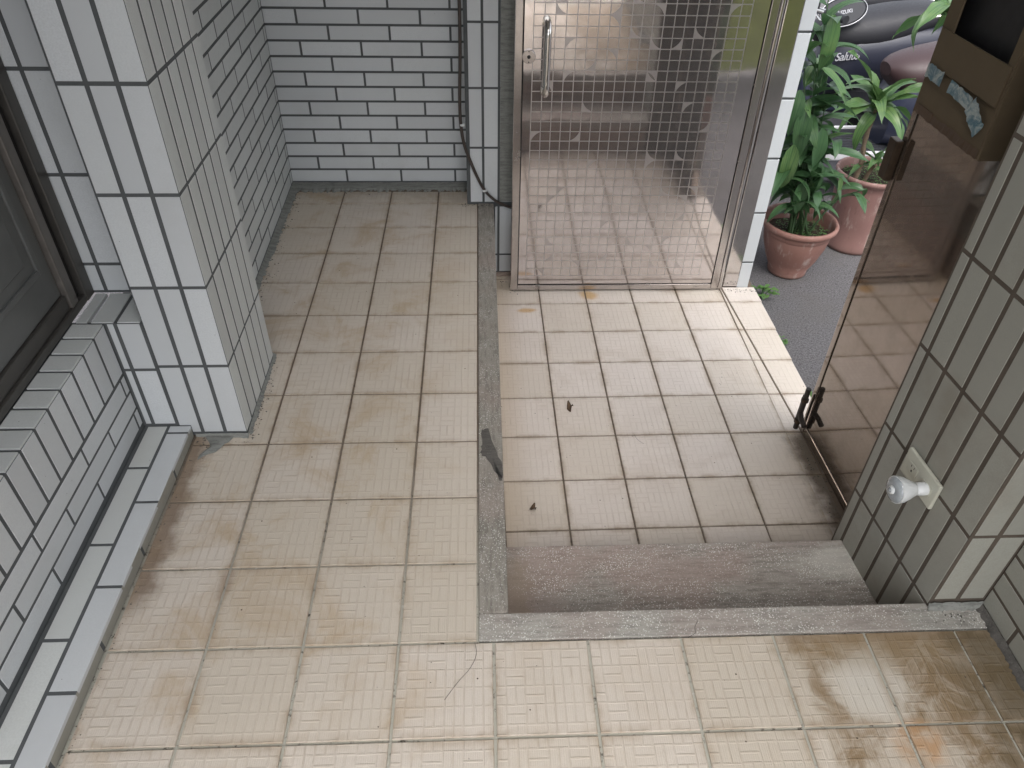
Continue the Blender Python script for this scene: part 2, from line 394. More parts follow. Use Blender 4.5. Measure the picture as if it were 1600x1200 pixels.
# plants and pots ----------------------------------------------------
def clay_mat(name, a, b):
    m = M(name); O = m.obj()
    n1 = m.noise(O, 9, 5, 0.65); n2 = m.noise(m.scale(O, 1, 1, 0.35), 22, 5, 0.7)
    c = m.mix(n1, a, b)
    c = m.mix(m.math('MULTIPLY', m.ramp(n2, 0.52, 0.72), 0.75), c, (0.44, 0.36, 0.33))
    c = m.mix(m.math('MULTIPLY', m.ramp(n2, 0.42, 0.25), 0.6), c, tuple(x * 0.55 for x in a))
    x, y, z = m.sep(O)
    c = m.mix(m.ramp(z, 0.0, 0.05, 0.45, 0), c, (0.10, 0.065, 0.055))
    return m.set(c, 0.62, 0, m.bump(m.noise(O, 130, 4, 0.7), 0.35, 0.002))
mt_pot = clay_mat('terracotta_plastic', (0.20, 0.095, 0.073), (0.28, 0.15, 0.125))
mt_pot2 = clay_mat('pink_brown_plastic', (0.20, 0.105, 0.092), (0.27, 0.155, 0.138))
m = M('potting_soil'); W = m.pos()
c = m.mix(m.noise(W, 120, 4, 0.8), (0.018, 0.012, 0.008), (0.085, 0.06, 0.042))
mt_soil = m.set(c, 0.95, 0, m.bump(m.noise(W, 160, 4, 0.8), 1.0, 0.01))

def leaf_mat(name, dark, light, stripe):
    m = M(name); O = m.obj(); r = m.rnd()
    x, y, z = m.sep(O)
    st = m.noise(m.scale(O, 1.0, 0.03, 0.0), 260, 2, 0.6)
    n1 = m.noise(m.vmath('ADD', O, m.comb(m.math('MULTIPLY', r, 9.0), 0, 0)), 14, 3)
    c = m.mix(m.ramp(st, 0.35, 0.65), dark, light)
    c = m.mix(m.math('MULTIPLY', m.ramp(n1, 0.5, 0.8), 0.5), c, stripe)
    c = m.mix(m.ramp(r, 0, 1, 0, 0.45), c, tuple(v * 1.35 for v in dark))
    mm = m.set(c, 0.38, 0, m.bump(st, 0.25, 0.001), spec=0.45)
    tr = m.n.new('ShaderNodeBsdfTranslucent'); m.put(tr.inputs[0], c)
    mx = m.n.new('ShaderNodeMixShader'); mx.inputs[0].default_value = 0.28
    m.link(m.b.outputs[0], mx.inputs[1]); m.link(tr.outputs[0], mx.inputs[2])
    m.link(mx.outputs[0], m.n['Material Output'].inputs[0])
    return mm
mt_leaf = leaf_mat('dark_green_leaf', (0.035, 0.085, 0.036), (0.075, 0.150, 0.060), (0.12, 0.19, 0.075))
mt_leaf2 = leaf_mat('pale_striped_leaf', (0.055, 0.125, 0.045), (0.13, 0.22, 0.075), (0.26, 0.33, 0.11))
mt_weed = leaf_mat('bright_weed_leaf', (0.07, 0.16, 0.045), (0.13, 0.24, 0.07), (0.16, 0.26, 0.09))
mt_stem = simple('green_stem', (0.05, 0.095, 0.04), 0.5, 0, 40, 0.25)
mt_cane = simple('ringed_brown_cane', (0.20, 0.145, 0.10), 0.75, 0, 60, 0.4, 0.8, dist=0.004)
mt_dead = simple('dead_brown_leaf', (0.10, 0.062, 0.035), 0.8, 0, 50, 0.4, 0.6)

# scooters ---------------------------------------------------------
def paint(name, col, rough=0.28, coat=0.7):
    return simple(name, col, rough, 0.0, 9, 0.10, 0.04, coat)
mt_navy = paint('navy_blue_paint', (0.016, 0.020, 0.042), 0.42, 0.15)
mt_navy2 = paint('dark_blue_grey_paint', (0.018, 0.020, 0.034), 0.42, 0.15)
mt_silver = paint('silver_white_paint', (0.60, 0.60, 0.62), 0.3)
mt_greyp = simple('grey_moulded_plastic', (0.10, 0.10, 0.115), 0.5, 0, 30, 0.12, 0.25)
mt_blackp = simple('black_moulded_plastic', (0.022, 0.023, 0.028), 0.5, 0, 60, 0.2, 0.3)
mt_seat_br = simple('brown_vinyl_seat', (0.040, 0.020, 0.021), 0.5, 0, 80, 0.12, 0.3)
mt_seat_bk = simple('black_vinyl_seat', (0.015, 0.015, 0.019), 0.6, 0, 80, 0.15, 0.3)
mt_tyre = simple('tyre_rubber', (0.025, 0.025, 0.026), 0.8, 0, 40, 0.2, 0.5)
mt_text = simple('silver_badge', (0.36, 0.36, 0.38), 0.3, 0.5)
mt_orange = simple('orange_reflector', (0.65, 0.13, 0.02), 0.3)
mt_lime = simple('lime_painted_board', (0.27, 0.31, 0.05), 0.6, 0, 6, 0.25, 0.2)
mt_ceil = simple('painted_plaster', (0.62, 0.61, 0.57), 0.85, 0, 5, 0.06, 0.2)
mt_plaster_out = simple('grey_render', (0.36, 0.36, 0.35), 0.85, 0, 5, 0.15, 0.4)

# ------------------------------------------------------------------ mesh helpers
class MB:
    def __init__(s): s.v = []; s.f = []; s.sm = []
    def add(s, vs_, fs, smooth=False):
        o = len(s.v); s.v += [tuple(p) for p in vs_]
        for f in fs: s.f.append(tuple(i + o for i in f)); s.sm.append(smooth)
        return s
    def box(s, x0, y0, z0, x1, y1, z1, b=0.0):
        if b <= 0:
            p = [(x0, y0, z0), (x1, y0, z0), (x1, y1, z0), (x0, y1, z0), (x0, y0, z1), (x1, y0, z1), (x1, y1, z1), (x0, y1, z1)]
            return s.add(p, [(3, 2, 1, 0), (4, 5, 6, 7), (0, 1, 5, 4), (1, 2, 6, 5), (2, 3, 7, 6), (3, 0, 4, 7)])
        bm = bmesh.new(); bmesh.ops.create_cube(bm, size=1)
        for v in bm.verts:
            v.co = Vector(((x0 + x1) / 2 + v.co.x * (x1 - x0), (y0 + y1) / 2 + v.co.y * (y1 - y0), (z0 + z1) / 2 + v.co.z * (z1 - z0)))
        bmesh.ops.bevel(bm, geom=bm.edges[:], offset=b, segments=2, affect='EDGES', profile=0.6)
        return s.bm(bm)
    def bm(s, bm, smooth=False, mat=None):
        bm.verts.ensure_lookup_table(); bm.verts.index_update()
        s.add([(mat @ v.co if mat else v.co) for v in bm.verts], [[v.index for v in f.verts] for f in bm.faces], smooth)
        bm.free(); return s
    def tube(s, pts, r, n=10, smooth=True, cap=True, rs=None):
        pts = [Vector(p) for p in pts]; rings = []
        up = None
        for i, p in enumerate(pts):
            d = (pts[min(i + 1, len(pts) - 1)] - pts[max(i - 1, 0)]).normalized()
            if up is None:
                a = Vector((0, 0, 1)) if abs(d.z) < 0.9 else Vector((1, 0, 0))
                up = (a - d * a.dot(d)).normalized()
            else:
                up = (up - d * up.dot(d)).normalized()
            w = d.cross(up); rr = rs[i] if rs else r
            rings.append([p + (up * math.cos(2 * math.pi * k / n) + w * math.sin(2 * math.pi * k / n)) * rr for k in range(n)])
        return s.loft(rings, smooth, cap)
    def loft(s, rings, smooth=True, cap=True):
        n = len(rings[0]); V = [p for r in rings for p in r]; F = []
        for i in range(len(rings) - 1):
            for k in range(n):
                a = i * n + k; b = i * n + (k + 1) % n
                F.append((a, b, b + n, a + n))
        s.add(V, F, smooth)
        if cap:
            s.add(rings[0], [tuple(reversed(range(n)))]); s.add(rings[-1], [tuple(range(n))])
        return s
    def lathe(s, prof, n=32, axis='Z', c=(0, 0, 0), smooth=True, cap=True):
        rings = []
        for r, h in prof:
            ring = []
            for k in range(n):
                a = 2 * math.pi * k / n; x, y = r * math.cos(a), r * math.sin(a)
                p = {'Z': (x, y, h), 'X': (h, x, y), 'Y': (y, h, x)}[axis]
                ring.append(Vector(p) + Vector(c))
            rings.append(ring)
        return s.loft(rings, smooth, cap)
    def mesh(s, name, mat):
        me = bpy.data.meshes.new(name); me.from_pydata(s.v, [], s.f)
        me.polygons.foreach_set('use_smooth', s.sm)
        me.materials.append(mat); me.update()
        return me
    def build(s, name, mat, parent=None, mw=None):
        return link(name, s.mesh(name, mat), parent, mw)

def link(name, me, parent=None, mw=None):
    o = bpy.data.objects.new(name, me); COL.objects.link(o)
    if parent is not None: o.parent = parent
    if mw is not None: o.matrix_local = mw
    return o
def tag(o, label=None, cat=None, group=None, kind=None):
    if label: o['label'] = label
    if cat: o['category'] = cat
    if group: o['group'] = group
    if kind: o['kind'] = kind
    return o
def empty(name, loc=(0, 0, 0), rz=0, **k):
    o = bpy.data.objects.new(name, None); COL.objects.link(o)
    o.location = loc; o.rotation_euler = (0, 0, rz); o.empty_display_size = 0.05
    return tag(o, **k)
def smoothify(o, levels=2):
    md = o.modifiers.new('round', 'SUBSURF'); md.levels = levels; md.render_levels = levels
    return o

# tiles: polygon with a small rounded arris, front face on z=0, body below
TILE_CACHE = {}
def poly_tile(poly, depth, bev, mat, key=None):
    if key and key in TILE_CACHE: return TILE_CACHE[key]
    n = len(poly); P = [Vector((a, b)) for a, b in poly]
    def inset(t):
        out = []
        for i in range(n):
            a, b, c = P[i - 1], P[i], P[(i + 1) % n]
            e1 = (b - a).normalized(); e2 = (c - b).normalized()
            n1 = Vector((-e1.y, e1.x)); n2 = Vector((-e2.y, e2.x))
            k = (n1 + n2) / max(0.3, 1 + n1.dot(n2))
            out.append(b + k * t)
        return out
    rings = [[Vector((p.x, p.y, -depth)) for p in P], [Vector((p.x, p.y, -bev)) for p in P],
             [Vector((p.x, p.y, -bev * 0.3)) for p in inset(bev * 0.3)], [Vector((p.x, p.y, 0)) for p in inset(bev)]]
    mb = MB(); V = [p for r in rings for p in r]; F = []
    for i in range(3):
        for k in range(n):
            F.append((i * n + k, i * n + (k + 1) % n, (i + 1) * n + (k + 1) % n, (i + 1) * n + k))
    F.append(tuple(range(3 * n, 4 * n)))
    me = mb.add(V, F).mesh('brick', mat)
    if key: TILE_CACHE[key] = me
    return me

def face(parent, O, U, V, rects, mat, name='tile', depth=0.010, bev=0.0010, jit=0.0002):
    """lay tiles on the face with corner O spanned by unit vectors U, V (front towards U x V)"""
    O, U, V = Vector(O), Vector(U).normalized(), Vector(V).normalized(); N = U.cross(V)
    for (u0, v0, u1, v1) in rects:
        if u1 - u0 < 0.004 or v1 - v0 < 0.004: continue
        w, h = round(u1 - u0, 3), round(v1 - v0, 3)
        me = poly_tile([(-w / 2, -h / 2), (w / 2, -h / 2), (w / 2, h / 2), (-w / 2, h / 2)], depth, bev, mat, (w, h, depth, mat.name))
        c = O + U * (u0 + u1) / 2 + V * (v0 + v1) / 2 + N * random.uniform(-jit, jit)
        rx, ry = random.uniform(-1, 1) * 0.0022, random.uniform(-1, 1) * 0.0035
        rot = Matrix((U, V, N)).transposed().to_4x4() @ Matrix.Rotation(rx, 4, 'X') @ Matrix.Rotation(ry, 4, 'Y')
        link(name, me, parent, Matrix.Translation(c) @ rot)

def running(u0, u1, v0, v1, pitch, course, phase, joint=0.0085, v_start=None):
    """rects of a running bond; phase = (joint position in even courses, in odd courses)"""
    out = []; k = 0; v = v0
    while v < v1 - 0.01:
        ph = phase[k % 2]
        j = ph - math.ceil((ph - u0) / pitch) * pitch
        edges = [u0 - joint / 2]
        while j < u1:
            if j > u0 + 0.006: edges.append(j)
            j += pitch
        edges.append(u1 + joint / 2)
        for a, b in zip(edges, edges[1:]):
            out.append((a + joint / 2, v + joint / 2, b - joint / 2, min(v1, v + course - joint / 2)))
        v += course; k += 1
    return out
def stack(cols, rows, joint=0.0095, vj=0.0085):
    return [(a + joint / 2, c + vj / 2, b - joint / 2, d - vj / 2) for a, b in zip(cols, cols[1:]) for c, d in zip(rows, rows[1:])]
TOP = 2.32
def rows_from(z0, first, pitch=0.2365, top=TOP):
    r = [z0]; z = first
    while z < top: r.append(z); z += pitch
    return r
def clamp_rects(rs, u1, v1):
    return [(a, b, min(c, u1), min(d, v1)) for a, b, c, d in rs if a < u1 and b < v1]

X, Y, Z = Vector((1, 0, 0)), Vector((0, 1, 0)), Vector((0, 0, 1))
ZL = -0.3514
ZG = -0.42
MR = 0.0008    # how far the mortar lies behind the tile faces

# ------------------------------------------------------------------ ground
g = MB(); g.add([(-300, -300, ZG), (300, -300, ZG), (300, 300, ZG), (-300, 300, ZG)], [(0, 1, 2, 3)])
tag(g.build('asphalt_ground', mt_asphalt), kind='structure')

# ------------------------------------------------------------------ upper floor
uf = MB()
uf.box(-1.0, -1.75, ZG + 0.004, 0.168, 2.40, -0.004)
uf.box(0.168, -1.75, ZG + 0.004, 1.40, 0.0, -0.004)
upper = tag(uf.build('upper_floor', mt_grout), kind='structure')

def floor_cells(parent, origin, xs, ys, mat, name, zt, clip=None, gap=0.0058, rot=0.0):
    """tiles of a 0.2 m grid, each with its origin at its own grid corner"""
    c, s = math.cos(rot), math.sin(rot)
    for (gx, a, b) in xs:
        for (gy, d, e) in ys:
            if clip and not clip(gx + a, gy + d, gx + b, gy + e): continue
            x0, x1, y0, y1 = a + gap / 2, b - gap / 2, d + gap / 2, e - gap / 2
            if x1 - x0 < 0.01 or y1 - y0 < 0.01: continue
            key = (round(x0, 3), round(x1, 3), round(y0, 3), round(y1, 3), mat.name)
            me = poly_tile([(x0, y0), (x1, y0), (x1, y1), (x0, y1)], 0.008, 0.0016, mat, key)
            px, py = origin[0] + c * gx - s * gy, origin[1] + s * gx + c * gy
            mw = Matrix.Translation((px, py, zt + random.uniform(-0.0005, 0.0006))) @ Matrix.Rotation(rot, 4, 'Z') \
                @ Matrix.Rotation(random.uniform(-1, 1) * 0.0022, 4, 'X') @ Matrix.Rotation(random.uniform(-1, 1) * 0.0022, 4, 'Y')
            link(name, me, parent, mw)
gx_left = [(-0.8, 0.198, 0.2)] and [(-0.6, -0.004, 0.2), (-0.4, 0, 0.2), (-0.2, 0, 0.2), (0.0, 0, 0.1665)]
gy_all = [(0.2 * j, 0, 0.2) for j in range(0, 10)] + [(2.0, 0, 0.115)]
floor_cells(upper, (0, 0), gx_left, gy_all, mt_floor, 'floor_tile', 0.0)
gx_near = [(-0.6, -0.004, 0.2)] + [(0.2 * i, 0, 0.2) for i in range(-2, 6)] + [(1.2, 0, 0.083)]
floor_cells(upper, (0, 0), gx_near, [(-0.2 * j, 0, 0.2) for j in range(1, 9)], mt_floor, 'floor_tile', 0.0)

# terrazzo edging of the upper floor (two strips) and the step down
ed = MB()
ed.box(0.1685, 0.0668, -0.15, 0.2335, 2.002, 0.0015, 0.004)
step_edge = tag(ed.build('step_nosing', mt_terr_long), kind='structure')
ed = MB(); ed.box(0.1685, 0.0020, -0.05, 1.289, 0.0660, 0.0012, 0.0025)
link('nosing_front', ed.mesh('nosing_front', mt_terr), step_edge)
# raised anti-slip ribs on the edging
rb = MB()
for k in range(3):
    xx = 0.186 + k * 0.012
    rb.box(xx, 0.10, 0.0012, xx + 0.0025, 1.90, 0.0021)
link('grip_ribs', rb.mesh('grip_ribs', mt_terr_long), step_edge)
rs_ = MB()
rs_.box(0.168, 0.06, ZG + 0.004, 0.2320, 2.002, -0.151)
rs_.box(0.2325, 0.001, ZG + 0.004, 1.289, 0.0630, -0.052)
tag(rs_.build('step_risers', mt_riser), kind='structure')
tr_ = MB(); tr_.box(0.2360, 0.0635, -0.215, 1.165, 0.372, -0.168, 0.004)
tread = tag(tr_.build('step_tread', mt_terr_tread), kind='structure')
tr2 = MB(); tr2.box(0.2345, 0.0632, ZG + 0.004, 1.165, 0.364, -0.216)
link('tread_riser', tr2.mesh('tread_riser', mt_riser), tread)

# ------------------------------------------------------------------ lower floor
lf = MB(); lf.box(0.2325, 0.365, ZG + 0.003, 1.3845, 2.02, ZL - 0.004)
lower = tag(lf.build('lower_floor', mt_grout), kind='structure')
LO = (0.4288, 1.7677); LR = 0.0089
gxl = [(-0.2, 0.004, 0.2), (0.0, 0, 0.2), (0.2, 0, 0.2), (0.4, 0, 0.2), (0.6, 0, 0.2)]
gyl = [(0.0, 0, 0.2), (0.2, 0, 0.03)] + [(-0.2 * k, 0, 0.2) for k in range(1, 7)] + [(-1.4, 0.008, 0.2)]
floor_cells(lower, LO, gxl, gyl, mt_floor_low, 'floor_tile', ZL, rot=LR)
def free_tile(parent, pts, mat, name, zt, org):
    me = poly_tile([(a - org[0], b - org[1]) for a, b in pts], 0.008, 0.0016, mat)
    link(name, me, parent, Matrix.Translation((org[0], org[1], zt)))
ys_ = [1.995, 1.7737, 1.5737, 1.3737, 1.1737, 0.9737, 0.7737, 0.5737, 0.374]
def xin(y): return 1.2322 + 0.0003 * 0 + (1.77 - y) * 0.0015
def xob(y):                       # the slanting saw cut where the gate once closed
    return 1.2380 + (1.89 - y) * 0.0560 if y > 0.97 else 1.2895
for a, b in zip(ys_[1:], ys_):
    if b > 1.9: b = 1.89
    free_tile(lower, [(xin(a), a + 0.003), (xob(a) - 0.0035, a + 0.003), (xob(b) - 0.0035, b - 0.003), (xin(b), b - 0.003)], mt_floor_low, 'floor_tile', ZL, (1.20, a))
    if b > 0.97:
        a2 = a
        free_tile(lower, [(xob(a2) + 0.0035, a2 + 0.003), (1.388, a2 + 0.003), (1.385, b - 0.003), (xob(b) + 0.0035, b - 0.003)], mt_floor_low, 'floor_tile', ZL, (1.23, a))

# cement fillets along the feet of the walls: uneven wedges
def fillet(name, pts, widths, h, mat, z=0.0, seed=1, parent=None):
    """strip along pts (wall side) with ragged outer edge"""
    rnd = random.Random(seed); rings = []
    pts = [Vector(p) for p in pts]; L = []
    for (p, qv, w0, w1) in zip(pts, pts[1:], widths, widths[1:]):
        n = max(2, int((qv - p).length / 0.006)); d = (qv - p).normalized(); nn = Vector((d.y, -d.x, 0))
        for i in range(n):
            t = i / n; w = w0 + (w1 - w0) * t
            L.append((p.lerp(qv, t), nn, w))
    L.append((pts[-1], nn, widths[-1]))
    mb = MB(); V = []; F = []
    for p, nn, w in L:
        ww = w * rnd.uniform(0.72, 1.25)
        V += [p + Z * (z + h * rnd.uniform(0.85, 1.1)), p + nn * ww * 0.45 + Z * (z + h * 0.42 * rnd.uniform(0.7, 1.3)), p + nn * ww + Z * (z + 0.0012), p + nn * ww - Z * 0.002 + Z * z]
    for i in range(len(L) - 1):
        for k in range(3):
            F.append((i * 4 + k, i * 4 + k + 1, i * 4 + 5 + k, i * 4 + 4 + k))
    mb.add(V, F, True)
    return mb.build(name, mat, parent)
f1 = tag(fillet('wall_foot_cement', [(0.125, 2.187, 0), (-0.634, 2.187, 0)][::-1], [0.075, 0.065], 0.008, mt_cement, seed=3), kind='structure')
fillet('wall_foot_cement_side', [(-0.603, 0.99, 0), (-0.634, 2.187, 0)], [0.012, 0.034], 0.009, mt_cement, seed=5, parent=f1)
fillet('pillar_foot_cement', [(-0.461, 0.637, 0), (-0.469, 0.99, 0)], [0.009, 0.012], 0.010, mt_cement, seed=8, parent=f1)
fillet('pillar_foot_cement_front', [(-0.602, 0.636, 0), (-0.458, 0.636, 0)], [0.004, 0.012], 0.008, mt_cement, seed=9, parent=f1)
fillet('corner_foot_cement', [(1.288, 0.06, 0), (1.288, -1.6, 0)][::-1], [-0.013, -0.013], 0.014, mt_patch, seed=11, parent=f1)
fillet('right_pillar_foot_cement', [(1.164, 0.054, 0), (1.288, 0.054, 0)], [0.010, 0.009], 0.020, mt_cement, seed=12, parent=f1)
def splat(name, cx, cy, pts, h, mat, z=0.0, seed=1):
    rnd = random.Random(seed); mb = MB(); n = len(pts) * 3; ring = []
    for i in range(n):
        a, b = pts[i // 3], pts[(i // 3 + 1) % len(pts)]; t = (i % 3) / 3
        ring.append(Vector((a[0] + (b[0] - a[0]) * t + rnd.uniform(-1, 1) * 0.0035, a[1] + (b[1] - a[1]) * t + rnd.uniform(-1, 1) * 0.0035, z + 0.0004)))
    c = Vector((cx, cy, z + h)); inner = [p.lerp(c, 0.25) + Z * (h * 0.7) * 0.8 for p in ring]
    V = ring + inner + [c]; F = [(i, (i + 1) % n, n + (i + 1) % n, n + i) for i in range(n)] + [(n + i, n + (i + 1) % n, 2 * n) for i in range(n)]
    return mb.add(V, F, True).build(name, mat)
tag(splat('cement_smear', -0.54, 0.60, [(-0.575, 0.634), (-0.50, 0.634), (-0.505, 0.61), (-0.535, 0.572), (-0.575, 0.545), (-0.572, 0.565), (-0.555, 0.59)], 0.003, mt_cement, 0.001, 4),
    'smear of grey cement spilled at the foot of the left tiled pillar', 'cement patch')
tag(splat('worn_patch', 0.203, 0.545, [(0.176, 0.64), (0.196, 0.645), (0.212, 0.57), (0.228, 0.52), (0.231, 0.45), (0.222, 0.455), (0.205, 0.50), (0.185, 0.535), (0.172, 0.555), (0.180, 0.585)], 0.0016, mt_patch, 0.0019, 6),
    'dark brushed cement patch on the long terrazzo edging strip', 'cement patch')

# ------------------------------------------------------------------ back wall of the alcove
def core(name, mb, mat, label, cat):
    return tag(mb.build(name, mat), label, cat)
bw = core('back_wall', MB().box(-0.80, 2.19 + MR, 0.0, 0.30, 2.40, TOP), mt_mortar, 'white running bond tiled wall at the far end of the left floor', 'wall')
face(bw, (0, 2.19, 0), X, Z, running(-0.634, 0.145, 0.0075, TOP, 0.2335, 0.0587, (-0.3974, -0.2778)), mt_wall, 'brick')
# left wall behind the pillar
d = Vector((-0.634 + 0.6035, 2.19 - 0.97, 0)).normalized(); nL = d.cross(Z)
Lw = (Vector((-0.634, 2.19, 0)) - Vector((-0.6035, 0.97, 0))).length
mb = MB(); p0, p1 = Vector((-0.6035, 0.97, 0)) - nL * MR, Vector((-0.634, 2.189, 0)) - nL * MR
mb.loft([[p0 + Z * z_, p1 + Z * z_, p1 - nL * 0.15 + Z * z_, p0 - nL * 0.15 + Z * z_] for z_ in (0, TOP)], False)
lw = core('left_wall', mb, mt_mortar, 'white running bond tiled wall behind the left pillar, seen very obliquely', 'wall')
face(lw, (-0.6035, 0.97, 0), d, Z, running(0.0, Lw - 0.004, 0.0075, TOP, 0.2335, 0.0587, (Lw - 0.035, Lw - 0.15), 0.0095), mt_wall_green, 'brick')

# ------------------------------------------------------------------ left pillar
PX0, PX1, PY0, PY1 = -0.640, -0.463, 0.638, 0.972
mb = MB().box(PX0, PY0 + MR, 0.0, PX1 - MR, PY1, TOP)
mb.box(-0.7330, PY0 + MR, 0.0, PX0 - 0.001, 0.775, 0.3765)
lp = core('left_pillar', mb, mt_mortar, 'stack bonded white tiled pillar standing left of the floor beside the dark door', 'pillar')
rws = rows_from(0.008, 0.2420)
face(lp, (0, PY0, 0), X, Z, stack([-0.6425, -0.5815, -0.5220, PX1 + 0.0030], rws), mt_wall, 'tile')
rlow = [0.040, 0.2320, 0.3795]
face(lp, (0, PY0, 0), X, Z, stack([-0.7290, -0.7055, -0.6425], rlow), mt_wall, 'tile')
face(lp, (PX1, 0, 0), Y, Z, stack([PY0 - 0.0025, 0.6945, 0.7520, 0.8095, 0.867, 0.9245, 0.9765], rows_from(0.008, 0.2425), 0.0085, 0.0085), mt_wall_green, 'tile')
# the return reveal behind the pillar, with its own little sill
rw = core('window_reveal', MB().box(-0.86, 0.770 + MR, 0.38, -0.60, 0.968, TOP), mt_mortar, 'narrow shaded tiled reveal between the dark door frame and left pillar', 'wall')
face(rw, (0, 0.770, 0), X, Z, stack([-0.818, -0.7715, -0.709, -0.645], rows_from(0.383, 0.464)), mt_wall, 'tile')
face(rw, (0, 0, 0.3795), X, Y, stack([-0.802, -0.766, -0.7045, -0.6415], [0.6370, 0.7715]), mt_wall_green, 'tile')

# ------------------------------------------------------------------ low wall under the door with its sill and ledge
WX = -0.7296
mb = MB().box(-0.95, -1.70, ZG + 0.006, WX - MR, 0.6450, 0.376)
ww = core('low_wall', mb, mt_mortar, 'low white tiled wall with upright top course under the dark door', 'wall')
sold = [0.637 - 0.0608 * k for k in range(0, 38)][::-1]
face(ww, (WX, 0, 0), Y, Z, stack(sold, [0.2225, 0.3800], 0.009, 0.008), mt_wall, 'brick')
face(ww, (WX, 0, 0), Y, Z, [(a, b, c, d_) for a, b, c, d_ in running(-1.66, 0.633, 0.0500, 0.2205, 0.2400, 0.0568, (0.3715, 0.4860), 0.0075)], mt_wall, 'brick')
face(ww, (-0.800, 0, 0.3800), X, Y, stack([-0.0035, 0.0700], sold, 0.004, 0.009), mt_wall_green, 'brick')
lg = MB().box(WX + 0.001, -1.69, 0.002, -0.607 - MR, 0.6375, 0.0385 - MR)
ledge = link('ledge', lg.mesh('ledge', mt_mortar), ww)
def joints(ph, pitch, lo, hi):
    j = ph
    while j - pitch > lo: j -= pitch
    out = [lo]
    while j < hi:
        if j - out[-1] > 0.01: out.append(j)
        j += pitch
    return out + [hi]
face(ledge, (0, 0, 0.0385), X, Y, stack([-0.7215, -0.6665], joints(0.4825, 0.2385, -1.66, 0.637), 0.005, 0.0075), mt_wall_green, 'brick')
face(ledge, (0, 0, 0.0385), X, Y, stack([-0.6635, -0.6045], joints(0.3695, 0.2385, -1.66, 0.637), 0.005, 0.0075), mt_wall, 'brick')
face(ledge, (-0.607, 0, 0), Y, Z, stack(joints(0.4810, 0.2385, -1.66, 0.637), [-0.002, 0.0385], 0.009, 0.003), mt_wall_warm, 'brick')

# dark bronze side door with embossed panel
sd = empty('side_door', (-0.80, 0.77, 0.38), 0, label='dark grey embossed metal door in a bronze frame above the low tiled wall', cat='door')
def sb(name, mat, *bx, parent=sd, b=0.003):
    o = MB()
    for t in bx: o.box(*t, b)
    return o.build(name, mat, parent)
# local coordinates: x in 0 = wall face, y negative towards the viewer
sb('door_frame', mt_bronze, (-0.06, -0.040, 0.002, 0.000, -0.002, 1.95), (-0.06, -2.4, 0.002, -0.002, -0.041, 0.022))
sb('door_frame_inner', mt_bronze_lit, (-0.055, -0.104, 0.023, -0.004, -0.072, 1.93))
sb('frame_rebate', mt_dark_gap, (-0.058, -0.071, 0.023, -0.016, -0.041, 1.94))
sb('bottom_rail', mt_bronze, (-0.065, -2.4, 0.023, -0.010, -0.105, 0.062))
dp = sb('door_leaf', mt_door_panel, (-0.085, -2.4, 0.064, -0.018, -0.106, 1.93))
def frame_ring(x0, x1, y0, y1, z0, z1, w):
    o = MB()
    o.box(x0, y0, z0, x1, y0 + w, z1, 0.002); o.box(x0, y1 - w, z0, x1, y1, z1, 0.002)
    o.box(x0, y0 + w, z0, x1, y1 - w, z0 + w, 0.002); o.box(x0, y0 + w, z1 - w, x1, y1 - w, z1, 0.002)
    return o
link('panel_moulding', frame_ring(-0.0185, -0.012, -0.95, -0.145, 0.150, 1.05, 0.014).mesh('panel_moulding', mt_door_panel), dp)
link('raised_panel', MB().box(-0.0185, -0.905, 0.195, -0.013, -0.190, 1.005, 0.004).mesh('raised_panel', mt_door_panel), dp)

# ------------------------------------------------------------------ far pillar with the wall behind the gate
FY = 2.0015
mb = MB().box(0.1235, FY + MR, ZG + 0.005, 1.245, 2.185, TOP)
fp = core('far_pillar', mb, mt_mortar, 'stack bonded tiled pillar at the far corner, running on behind the steel gate', 'pillar')
rf = rows_from(0.003, 0.2440)
face(fp, (0, FY, 0), X, Z, stack([0.1215, 0.1335, 0.1915, 0.2540], rf), mt_wall, 'tile')
face(fp, (0, FY, 0), X, Z, stack([0.2540, 0.3150] + [0.315 + 0.0612 * k for k in range(1, 16)], [0.003] + rf[1:]), mt_wall, 'tile')
face(fp, (0, FY, 0), X, Z, stack([0.2345, 0.2540, 0.3150] + [0.315 + 0.0612 * k for k in range(1, 16)], [-0.336, -0.2470, -0.010]), mt_wall, 'tile')
link('rough_render', MB().box(0.2590, FY - 0.0025, 0.010, 0.3100, FY + 0.002, 1.2, 0.001).mesh('rough_render', mt_cement), fp)
link('foot_strip', MB().box(0.2345, FY - 0.012, ZL + 0.0005, 1.245, FY + 0.003, -0.337, 0.002).mesh('foot_strip', mt_riser), fp)

# cable down the pillar corner
cb = empty('cable', (0.125, 1.985, 0.8), 0, label='dark brown cable running down the far pillar edge and behind the gate', cat='cable')
pts = [(0.112, 1.992, 1.6), (0.112, 1.990, 1.0), (0.111, 1.988, 0.66), (0.104, 1.986, 0.45), (0.106, 1.984, 0.34), (0.118, 1.984, 0.26), (0.140, 1.984, 0.195), (0.166, 1.984, 0.128), (0.196, 1.985, 0.068), (0.235, 1.986, 0.025), (0.275, 1.988, 0.0), (0.33, 1.99, -0.018), (0.45, 1.99, -0.03)]
def smooth_pts(P, n=6):
    P = [Vector(p) for p in P]; out = []
    for i in range(len(P) - 1):
        a, b, c, e = P[max(i - 1, 0)], P[i], P[i + 1], P[min(i + 2, len(P) - 1)]
        for k in range(n):
            t = k / n
            out.append(0.5 * ((2 * b) + (-a + c) * t + (2 * a - 5 * b + 4 * c - e) * t * t + (-a + 3 * b - 3 * c + e) * t ** 3))
    return out + [P[-1]]
off = Matrix.Translation((-0.125, -1.985, -0.8))
MB().tube(smooth_pts(pts), 0.0062, 8).build('sheath', mt_cable, cb, off)
